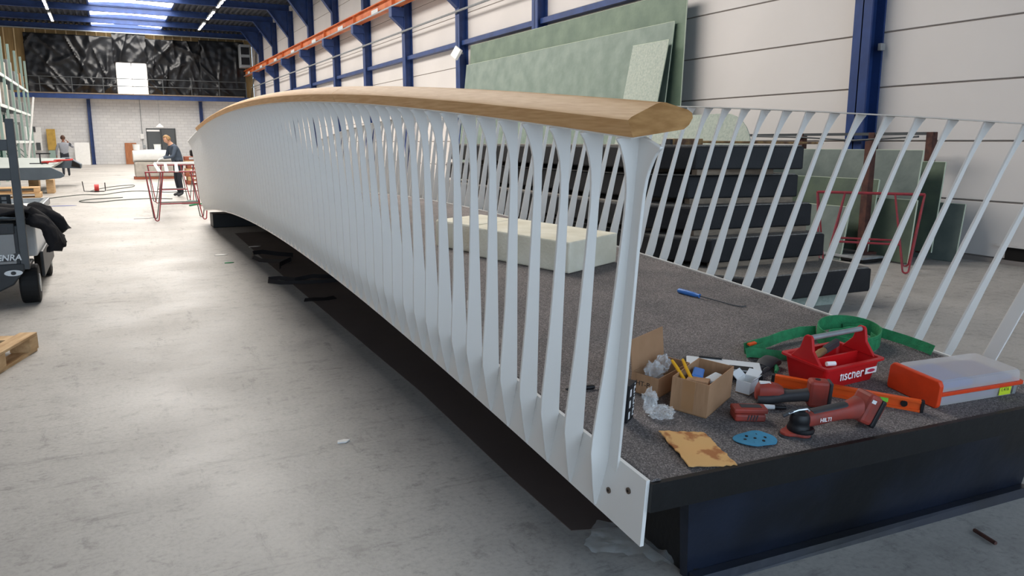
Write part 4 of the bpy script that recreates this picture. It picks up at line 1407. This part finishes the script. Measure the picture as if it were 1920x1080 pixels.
# racking on the left
rk2 = thing('pallet_rack', 'tall green and white storage rack along the left side', 'rack', (-3.6, 0, 0))
ys = [34, 37, 40, 43, 46, 49, 51.5]
for y in ys:
    for x in (0, -1.0):
        MB().bb((x - .05, y - .04, 0), (x + .05, y + .04, 5.9)).build('upright', 'rack_pale' if x == 0 else 'rack_green', rk2)
    MB().cyl((0, y, .4), (-1.0, y, 1.6), .02, 6).build('brace', 'rack_green', rk2)
for z in (1.55, 3.0, 4.28):
    for x in (0, -1.0):
        MB().bb((x - .03, ys[0], z - .06), (x + .03, ys[-1], z + .06)).build('beam', 'rack_white', rk2)
    MB().bb((-1.0, ys[0], z + .06), (0.0, ys[-1], z + .08)).build('shelf', 'slate', rk2)
rn = random.Random(11)
gl = ['white carton', 'green crate', 'brown carton', 'pale sack', 'grey bin']
gm = ['white', 'rack_green', 'card', 'sack', 'cart_grey']
lvl = {1.63: 'lowest', 3.08: 'middle', 4.36: 'top'}
for z in lvl:
    for j in range(6):
        k = rn.randrange(5)
        h = rn.uniform(.5, 1.0)
        b_ = MB().bb((-.4, -.9, 0), (.4, .9, h)).build('stored_' + gl[k].split()[1], gm[k], bevel=.03)
        b_.location = (-4.1, ys[j] + 1.4, z)
        tag(b_, gl[k] + ' on the ' + lvl[z] + ' rack shelf, ' + words[5 - j] + ' from the far end', gl[k].split()[1], 'goods stored on the rack')
lp = MB().box((0, 0, 1.75), (.06, .3, 3.6), (0, .16, 0)).build('white_plank', 'white', bevel=.005)
lp.location = (-3.05, 42.5, .03)
tag(lp, 'tall white plank leaning against the front of the storage rack', 'plank')
lp = MB().box((0, 0, .75), (.9, .05, 1.5), (-.12, 0, 0)).build('leaning_sheet', 'white', bevel=.005)
lp.location = (-1.45, 60.9, 0)
tag(lp, 'white panel leaning on the block wall behind the standing man', 'panel')
ts = thing('tool_station', 'white and yellow tool board on the block wall left of the standing man', 'tool board', (-3.4, 61.8, 0))
MB().bb((-.85, 0, .95), (-.4, .1, 2.5)).build('white_back', 'white', ts, bevel=.02)
MB().bb((-.1, -.05, 1.0), (.42, .1, 2.4)).build('yellow_board', 'mustard', ts, bevel=.02)
MB().bb((-.05, -.02, 0), (.35, .06, 1.0)).build('stand', 'rack_pale', ts)
MB().bb((-.95, -.06, 2.2), (-.7, .05, 2.55)).build('dark_clip', 'post_dark', ts)
MB().bb((-.75, -.06, 1.0), (-.5, .05, 1.5)).build('dark_clip', 'post_dark', ts)

# ------------------------------------------------------------------ trolley at the left edge
ct = thing('tow_cart', 'charcoal and grey electric cart with a steel post at the left edge', 'cart', (-1.5, 8.6, 0))
MB().ext([(-.72, .36), (.76, .36), (.76, .40), (.70, .40), (.70, .74), (.72, .78), (-.72, .78)], 'y', 0, .5).build('front_hood', 'cart_dark', ct, bevel=.015)
MB().bb((-.7, -.012, .42), (.66, 0, .70)).build('grey_panel', 'cart_grey', ct, bevel=.004)
MB().bb((-.7, -.018, .70), (.67, .45, .80)).build('hood_top', 'cart_dark', ct, bevel=.01)
MB().bb((-.66, -.024, .725), (.62, -.016, .77)).build('display_strip', 'tool_dark', ct)
MB().ext([(-.7, .14), (.45, .14), (.62, .22), (.72, .36), (.72, .42), (-.7, .42)], 'y', -.02, .35).build('bumper', 'cart_dark', ct, bevel=.015)
bdg = MB().ext([(.075 * math.cos(2 * PI * k / 20), .028 * math.sin(2 * PI * k / 20)) for k in range(20)], 'y', -.028, -.018).build('badge', 'print_pale', ct)
bdg.location = (.625, 0, .335)
MB().ext([(.022 * math.cos(2 * PI * k / 12), .018 * math.sin(2 * PI * k / 12)) for k in range(12)], 'y', -.031, -.027).build('badge_dot', 'tool_dark', bdg)
MB().ext([(.52, .445), (.64, .445), (.70, .53), (.655, .52), (.60, .50)], 'y', -.0145, -.011).build('swoosh', 'tool_dark', ct)
text_mesh('ENRA', .078, 'print_pale', ct, (.70, -.0155, .455), (PI / 2, 0, 0), shear=.2, bold=.002, align='RIGHT')
for x in (-.62, .73):
    for y in (.24, 2.0):
        w = MB().cyl((x - .08, y, .19), (x + .08, y, .19), .19, 24).build('wheel', 'rubber', ct, bevel=.02)
        MB().cyl((x + .08, y, .19), (x + .085, y, .19), .09, 16).build('hub_cap', 'steel_grey', w)
MB().bb((-.75, .5, .42), (.80, 2.5, .82)).build('cargo_tub', 'print_pale', ct, bevel=.02)
MB().bb((-.7, .55, .815), (.75, 2.45, .825)).build('tub_liner', 'white', ct)
for a, b in (((-.78, .48, .8), (.83, .56, .88)), ((-.78, 2.44, .8), (.83, 2.52, .88)), ((.77, .48, .8), (.83, 2.52, .88))):
    MB().bb(a, b).build('tub_rail', 'steel_grey', ct, bevel=.01)
MB().bb((.81, .55, .2), (.84, 2.1, .46)).build('side_skirt', 'cart_dark', ct, bevel=.01)
MB().bb((.69, -.01, .36), (.76, .06, 1.76)).build('mast_post', 'post_dark', ct, bevel=.006)
MB().bb((-.7, -.005, 1.47), (.7, .05, 1.57)).build('mast_bar', 'post_dark', ct, bevel=.006)
MB().bb((-.7, -.005, 1.20), (.7, .05, 1.31)).build('mast_bar', 'post_dark', ct, bevel=.006)
MB().bb((-.72, -.01, .36), (-.65, .06, 1.76)).build('mast_post', 'post_dark', ct, bevel=.006)
kp = MB().bb((.46, .5, .88), (.62, .54, 1.04)).build('control_keypad', 'black', ct, bevel=.006)
for i in range(2):
    for j in range(3):
        MB().bb((.485 + i * .06, .494, .90 + j * .045), (.525 + i * .06, .501, .93 + j * .045)).build('key', 'cart_grey', kp)

# jacket thrown over the hood
jm = MB()
nx, ny = 34, 26
vs_ = []
for j in range(ny + 1):
    for i in range(nx + 1):
        s_, t_ = i / nx, j / ny
        x = -2.2 + 1.78 * s_
        y = 8.72 + .32 * t_ + .05 * math.sin(s_ * 7)
        z = .855 + .055 * math.sin(s_ * 9 + t_ * 4) * .5 + .05 * noise.noise(Vector((s_ * 7, t_ * 5, 2))) + .06 * math.sin(PI * t_)
        ov = max(0, x + .74)
        if ov > 0:
            x = -.74 + ov * .78 + .04 * math.sin(t_ * 9)
            z -= ov ** 1.25 * 1.15 + .05 * abs(math.sin(t_ * 12)) * ov * 3
            y += .05 * math.sin(ov * 16)
        vs_.append((x, y, z))
jm.add(vs_, [(j * (nx + 1) + i, j * (nx + 1) + i + 1, (j + 1) * (nx + 1) + i + 1, (j + 1) * (nx + 1) + i) for j in range(ny) for i in range(nx)])
jk = thing('jacket', 'black jacket draped over the cart with a sleeve hanging off its side', 'jacket', (0, 0, 0))
jb = jm.build('body_cloth', 'jacket', jk, smooth=True)
md = jb.modifiers.new('thickness', 'SOLIDIFY')
md.thickness = .035
md.offset = 1
MB().tube([(-.72, 8.78, .86), (-.62, 8.74, .80), (-.55, 8.72, .70), (-.53, 8.72, .58), (-.535, 8.73, .50)], [.07, .075, .07, .06, .055], 12).build('sleeve', 'jacket', jk, smooth=True)
MB().tube([(-.72, 8.95, .88), (-.58, 8.93, .84), (-.47, 8.92, .76), (-.43, 8.92, .68)], [.07, .08, .07, .055], 12).build('sleeve', 'jacket', jk, smooth=True)


for o in [x for x in bpy.data.objects if x.parent == jk and x.name.startswith('sleeve')]:
    bm = bmesh.new()
    bm.from_mesh(o.data)
    bmesh.ops.subdivide_edges(bm, edges=bm.edges[:], cuts=3, use_grid_fill=True)
    for v in bm.verts:
        p = v.co * 9
        v.co += Vector((noise.noise(p), noise.noise(p + Vector((9, 0, 0))), noise.noise(p + Vector((0, 9, 0))))) * .05 + Vector((noise.noise(p * 3), 0, noise.noise(p * 3 + Vector((0, 5, 0))))) * .014
    bm.to_mesh(o.data)
    bm.free()

# ------------------------------------------------------------------ floor clutter
def cable(name, label, cat, pts, r=.012, mtl='cable'):
    P = [Vector((x, y, r)) for x, y in pts]
    out = []
    for i in range(len(P) - 1):
        p0, p1, p2, p3 = P[max(i - 1, 0)], P[i], P[i + 1], P[min(i + 2, len(P) - 1)]
        for k in range(8):
            t = k / 8
            out.append(.5 * ((2 * p1) + (p2 - p0) * t + (2 * p0 - 5 * p1 + 4 * p2 - p3) * t * t + (3 * p1 - p0 - 3 * p2 + p3) * t ** 3))
    out.append(P[-1])
    o = MB().tube(out, r, 6).build(name, mtl, smooth=True)
    return tag(o, label, cat)


cable('power_cable', 'long dark cable running across the floor behind the reel', 'cable', [(-1.6, 25.0), (-.8, 26.4), (-.2, 26.2), (.3, 27.3), (.9, 27.6), (1.6, 26.6), (2.5, 26.9)])
cable('power_cable', 'looped cable on the floor in front of the red reel', 'cable', [(.3, 24.6), (-.4, 24.3), (-.75, 23.5), (-.4, 22.9), (.2, 23.5), (.9, 23.8), (1.5, 23.4)])
cable('power_cable', 'thin cable curling out behind the red reel', 'cable', [(-.55, 28.3), (-.3, 29.6), (.2, 31.0), (.75, 31.6), (.7, 30.4), (.2, 29.2), (-.1, 28.5)])
rl = thing('cable_reel', 'small red cable reel on a black stand on the open floor', 'cable reel', mw=Matrix.Translation((-.42, 27.9, 0)) @ Matrix.Scale(.8, 4))
MB().cyl((-.02, 0, .17), (.14, 0, .17), .13, 20).build('drum', 'reel_red', rl, smooth=True)
MB().tube([(-.42, 0, .42), (-.38, 0, .04), (-.1, 0, .02), (.3, 0, .02), (.36, 0, .04), (.36, 0, .36)], .018, 8).build('stand', 'black', rl, smooth=True)
cable('green_hose', 'green hose lying by the far end of the footbridge', 'hose', [(1.7, 20.6), (1.95, 21.0), (2.4, 21.1), (2.9, 20.8)], .02, 'strap_green')
wt = MB().loft([seg_ring(-.16, 0, .03, .05, .025), seg_ring(0, 0, .05, .06, .045), seg_ring(.2, 0, .05, .06, .04), seg_ring(.26, 0, .04, .04, .03)]).build('angle_grinder', 'rack_green', smooth=True)
wt.location = (1.75, 21.4, 0)
tag(wt, 'dark green hand grinder lying on the floor under the trestles', 'tool')
for k, (x, y, sx, sy, mm, lab) in enumerate(((-1.05, 22.1, .28, .06, 'blue_tool', 'thin blue strip lying on the floor beyond the cart'), (.58, 17.75, .2, .12, 'cart_grey', 'small grey rag on the floor in front of the trestle'),
                                             (1.30, 11.4, .09, .05, 'paper', 'white paper scrap on the floor by the bridge shadow'), (.98, 3.85, .035, .02, 'paper', 'tiny white chip on the floor close to the bridge'),
                                             (1.86, 12.1, .09, .05, 'paper', 'small paper scrap in the bridge shadow near the far straps'), (1.3, 10.6, .06, .03, 'strap_green', 'tiny green chip on the bare floor left of the straps'))):
    o = MB().ext([(-sx, -sy * .6), (sx * .3, -sy), (sx, sy * .2), (sx * .2, sy), (-sx * .8, sy * .7)], 'z', 0.001, .008).build('floor_scrap', mm)
    o.location = (x, y, 0)
    tag(o, lab, 'scrap')
sk = MB().cyl((2.985, 1.735, .012), (2.955, 1.63, .012), .008, 6).build('wood_stick', 'rust')
tag(sk, 'thin brown stick on the floor before the black end panel', 'stick')


def floor_strap(label, pts, w, wd, mm='strap_black'):
    o = MB().ribbon(pts, w, .006, wd).build('ratchet_strap', mm, smooth=True)
    return tag(o, label, 'strap')


floor_strap('folded black strap with a tall loop on the floor, farthest of the three', [(2.15, 10.75, .03), (1.95, 10.75, .06), (1.75, 10.75, .10), (1.62, 10.7, .10), (1.60, 10.6, .06), (1.68, 10.5, .02), (1.85, 10.3, .02), (2.0, 10.1, .05), (1.95, 9.9, .10), (1.8, 9.8, .06), (1.78, 9.75, .02)], .055, (.2, .3, 1))
floor_strap('long thin black strap loop on the floor, middle of the three', [(2.4, 8.75, .03), (2.2, 8.7, .04), (1.95, 8.75, .06), (1.75, 8.72, .04), (1.6, 8.85, .05), (1.5, 8.9, .04), (1.48, 8.82, .03), (1.6, 8.7, .02), (1.9, 8.58, .02), (2.3, 8.55, .02)], .045, (.1, .3, 1))
floor_strap('short flat black strap on the floor, nearest of the three', [(1.62, 7.66, .012), (1.7, 7.62, .02), (1.82, 7.6, .014), (1.92, 7.64, .016)], .06, (.2, 1, .3))
o = MB()
nx = 18
vs_ = []
for j in range(nx + 1):
    for i in range(nx + 1):
        x = -.17 + .34 * i / nx
        y = -.12 + .24 * j / nx
        p = Vector((x * 9, y * 9, 4))
        vs_.append((x + .02 * noise.noise(p * 1.7), y + .02 * noise.noise(p * 2.1), .012 + .035 * abs(noise.noise(p)) + .02 * abs(noise.noise(p * 3))))
o.add(vs_, [(j * (nx + 1) + i, j * (nx + 1) + i + 1, (j + 1) * (nx + 1) + i + 1, (j + 1) * (nx + 1) + i) for j in range(nx) for i in range(nx)])
o = o.build('floor_film', 'film', smooth=True)
o.location = (1.70, 2.28, 0)
o.rotation_euler = (0, 0, -.8)
tag(o, 'crumpled clear film on the floor under the near bridge corner', 'plastic film')


# ------------------------------------------------------------------ people
def person(name, label, loc, rz, J, E_, regions, head, hair_m, skin_m, face):
    root = thing(name, label, 'person', loc, rz)
    me = bpy.data.meshes.new('skeleton')
    idx = {k: i for i, k in enumerate(J)}
    me.from_pydata([J[k][0] for k in J], [(idx[a], idx[b]) for a, b in E_], [])
    o = bpy.data.objects.new('skeleton', me)
    COL.objects.link(o)
    o.modifiers.new('skin', 'SKIN')
    for i, k in enumerate(J):
        r_ = J[k][1]
        me.skin_vertices[0].data[i].radius = (r_, r_) if not isinstance(r_, tuple) else r_
        me.skin_vertices[0].data[i].use_root = (k == 'pelvis')
    o.modifiers.new('sub', 'SUBSURF').levels = 2
    dg = bpy.context.evaluated_depsgraph_get()
    bm_me = bpy.data.meshes.new_from_object(o.evaluated_get(dg))
    bpy.data.objects.remove(o)
    bm = bmesh.new()
    bm.from_mesh(bm_me)
    hc, hr, hax = head
    ret = bmesh.ops.create_uvsphere(bm, u_segments=20, v_segments=14, radius=1.0)
    f_ = Vector(face).normalized()
    up = Vector(hax).normalized()
    rt = f_.cross(up).normalized()
    f_ = up.cross(rt).normalized()
    for v in ret['verts']:
        p = v.co
        x, y, z = p.x, p.y, p.z
        wdt = .80 - (.22 * max(0, -z) if y > -.2 else .05)
        fwd = 1.0
        if y > .3:
            if abs(x) < .2 and -.35 < z < .1:
                fwd += .22 * (1 - abs(x) / .2) * (1 - abs(z + .16) / .3 if abs(z + .16) < .3 else 0)
            if .0 < z < .3 and .15 < abs(x) < .5:
                fwd -= .10
            if -.65 < z < -.45 and abs(x) < .3:
                fwd -= .04
        if abs(x) > .85 and abs(z) < .3 and abs(y) < .3:
            wdt += .12
        v.co = Vector(hc) + rt * (x * wdt * hr) + f_ * (y * .92 * fwd * hr) + up * (z * 1.12 * hr)
    me2 = bpy.data.meshes.new('body')
    bm.to_mesh(me2)
    bm.free()
    names = []
    for m_ in [r_[1] for r_ in regions] + [skin_m]:
        if m_ not in names:
            names.append(m_)
            me2.materials.append(M[m_])
    bones = []
    for (a, b), m_ in [((e[0], e[1]), mm) for es, mm in regions for e in es]:
        bones.append((Vector(J[a][0]), Vector(J[b][0]), names.index(m_)))
    hv = Vector(hc)
    for p in me2.polygons:
        c = Vector(p.center)
        p.use_smooth = True
        if (c - hv).length < hr * 1.3:
            p.material_index = names.index(skin_m)
            continue
        best = None
        for a, b, mi in bones:
            ab = b - a
            t = max(0, min(1, (c - a).dot(ab) / max(ab.dot(ab), 1e-9)))
            d_ = (c - a - ab * t).length
            if best is None or d_ < best[0]:
                best = (d_, mi)
        p.material_index = best[1]
    body = bpy.data.objects.new('body', me2)
    COL.objects.link(body)
    body.parent = root
    hb = bmesh.new()
    bmesh.ops.create_uvsphere(hb, u_segments=20, v_segments=12, radius=1.0)
    dele = [v for v in hb.verts if v.co.y > .45 and v.co.z < .55 or v.co.z < -.45]
    bmesh.ops.delete(hb, geom=dele, context='VERTS')
    for v in hb.verts:
        p = v.co.copy()
        k_ = 1.09 + .05 * noise.noise(p * 5)
        v.co = hv + rt * (p.x * .84 * k_ * hr) + f_ * (p.y * .95 * k_ * hr) + up * (p.z * 1.14 * k_ * hr)
    hm2 = bpy.data.meshes.new('hair')
    hb.to_mesh(hm2)
    hb.free()
    hm2.materials.append(M[hair_m])
    for p in hm2.polygons:
        p.use_smooth = True
    ho = bpy.data.objects.new('hair', hm2)
    COL.objects.link(ho)
    ho.parent = root
    ho.modifiers.new('thickness', 'SOLIDIFY').thickness = .012
    return root


def hand(J, E_, wrist, tip, side, pre, spread):
    """adds palm and five fingers from wrist towards tip"""
    w, t = Vector(wrist), Vector(tip)
    d = (t - w).normalized()
    s = Vector(side).normalized()
    pc = w + d * .07
    J[pre + 'palm'] = (tuple(pc), (.036, .02))
    E_.append((pre + 'wrist', pre + 'palm'))
    for k, (off, ln) in enumerate(((-.030, .07), (-.010, .085), (.011, .08), (.031, .06))):
        b = pc + d * .03 + s * off
        J[pre + 'f%da' % k] = (tuple(b), .0095)
        J[pre + 'f%db' % k] = (tuple(b + d * ln * .55 + Vector(spread) * .012), .009)
        J[pre + 'f%dc' % k] = (tuple(b + d * ln * .9 + Vector(spread) * .04), .008)
        E_ += [(pre + 'palm', pre + 'f%da' % k), (pre + 'f%da' % k, pre + 'f%db' % k), (pre + 'f%db' % k, pre + 'f%dc' % k)]
    b = w + d * .04 - s * .04
    J[pre + 'ta'] = (tuple(b), .011)
    J[pre + 'tb'] = (tuple(b + d * .045 - s * .02 + Vector(spread) * .02), .009)
    E_ += [(pre + 'palm', pre + 'ta'), (pre + 'ta', pre + 'tb')]


# worker: local +x is the way he faces; bent over the bars
J = {'pelvis': ((0, 0, .95), (.15, .17)), 'waist': ((.02, 0, 1.10), (.14, .165)), 'chest': ((.09, 0, 1.32), (.15, .19)), 'collar': ((.15, 0, 1.44), (.09, .11)), 'neck': ((.19, 0, 1.51), .058), 'skull': ((.24, 0, 1.58), .06),
     'l_hip': ((0, .10, .90), .105), 'l_knee': ((.05, .12, .50), .068), 'l_ankle': ((.0, .13, .09), .05), 'l_toe': ((.17, .15, .04), .042),
     'r_hip': ((0, -.10, .90), .105), 'r_knee': ((.03, -.12, .50), .068), 'r_ankle': ((-.03, -.13, .09), .05), 'r_toe': ((.14, -.15, .04), .042),
     'l_sh': ((.13, .20, 1.40), .068), 'l_elbow': ((.24, .24, 1.14), .05), 'l_wrist': ((.46, .14, 1.10), .034),
     'r_sh': ((.13, -.20, 1.40), .068), 'r_elbow': ((.20, -.25, 1.14), .05), 'r_wrist': ((.42, -.16, 1.07), .034)}
E_ = [('pelvis', 'waist'), ('waist', 'chest'), ('chest', 'collar'), ('collar', 'neck'), ('neck', 'skull'), ('pelvis', 'l_hip'), ('l_hip', 'l_knee'), ('l_knee', 'l_ankle'), ('l_ankle', 'l_toe'),
      ('pelvis', 'r_hip'), ('r_hip', 'r_knee'), ('r_knee', 'r_ankle'), ('r_ankle', 'r_toe'), ('chest', 'l_sh'), ('l_sh', 'l_elbow'), ('l_elbow', 'l_wrist'), ('chest', 'r_sh'), ('r_sh', 'r_elbow'), ('r_elbow', 'r_wrist')]
base_e = list(E_)
hand(J, E_, J['l_wrist'][0], (.6, .06, 1.06), (.3, .9, 0), 'l_', (0, 0, -1))
hand(J, E_, J['r_wrist'][0], (.55, -.08, 1.03), (.3, .9, 0), 'r_', (0, 0, -1))
hands = [e for e in E_ if e not in base_e]
reg = [([e for e in base_e if e[1] in ('waist', 'chest', 'collar', 'l_sh', 'r_sh', 'l_elbow', 'r_elbow', 'l_wrist', 'r_wrist')], 'overall'),
       ([e for e in base_e if e[1] in ('l_hip', 'l_knee', 'l_ankle', 'r_hip', 'r_knee', 'r_ankle')], 'trousers'),
       ([('l_ankle', 'l_toe'), ('r_ankle', 'r_toe')], 'shoe'), (hands, 'glove'), ([('neck', 'skull')], 'skin')]
person('person', 'fair haired worker in slate grey overalls bent over white bars on trestles', (1.80, 24.5, 0), PI + .35, J, E_, reg, ((.27, 0, 1.62), .105, (.45, 0, .9)), 'hair_blond', 'skin', (.8, .05, -.55))

# man standing with his back turned, right hand at his ear
J = {'pelvis': ((0, 0, .98), (.15, .17)), 'waist': ((0, 0, 1.12), (.14, .165)), 'chest': ((.0, 0, 1.36), (.15, .20)), 'collar': ((.0, 0, 1.50), (.09, .11)), 'neck': ((.01, 0, 1.56), .058), 'skull': ((.02, 0, 1.65), .06),
     'l_hip': ((0, .10, .93), .105), 'l_knee': ((.02, .10, .50), .07), 'l_ankle': ((-.02, .11, .09), .05), 'l_toe': ((.15, .13, .04), .042),
     'r_hip': ((0, -.10, .93), .105), 'r_knee': ((.02, -.10, .50), .07), 'r_ankle': ((-.02, -.11, .09), .05), 'r_toe': ((.15, -.13, .04), .042),
     'l_sh': ((0, .21, 1.46), .068), 'l_elbow': ((.03, .30, 1.18), .052), 'l_wrist': ((.12, .30, .94), .036),
     'r_sh': ((0, -.21, 1.46), .068), 'r_elbow': ((.08, -.40, 1.30), .052), 'r_wrist': ((.08, -.22, 1.50), .036)}
E_ = list(base_e)
hand(J, E_, J['l_wrist'][0], (.16, .30, .78), (1, 0, 0), 'l_', (0, -1, 0))
hand(J, E_, J['r_wrist'][0], (.06, -.12, 1.68), (1, 0, 0), 'r_', (0, 1, 0))
hands = [e for e in E_ if e not in base_e]
reg = [(reg[0][0], 'sweater'), (reg[1][0], 'trousers'), (reg[2][0], 'shoe'), (hands, 'skin_dark'), (reg[4][0], 'skin_dark')]
person('person', 'man in a grey sweater standing behind the slate segment with a hand at his ear', (-1.72, 41.5, 0), PI / 2 + .2, J, E_, reg, ((.02, 0, 1.72), .11, (0, 0, 1)), 'hair_dark', 'skin_dark', (1, 0, 0))
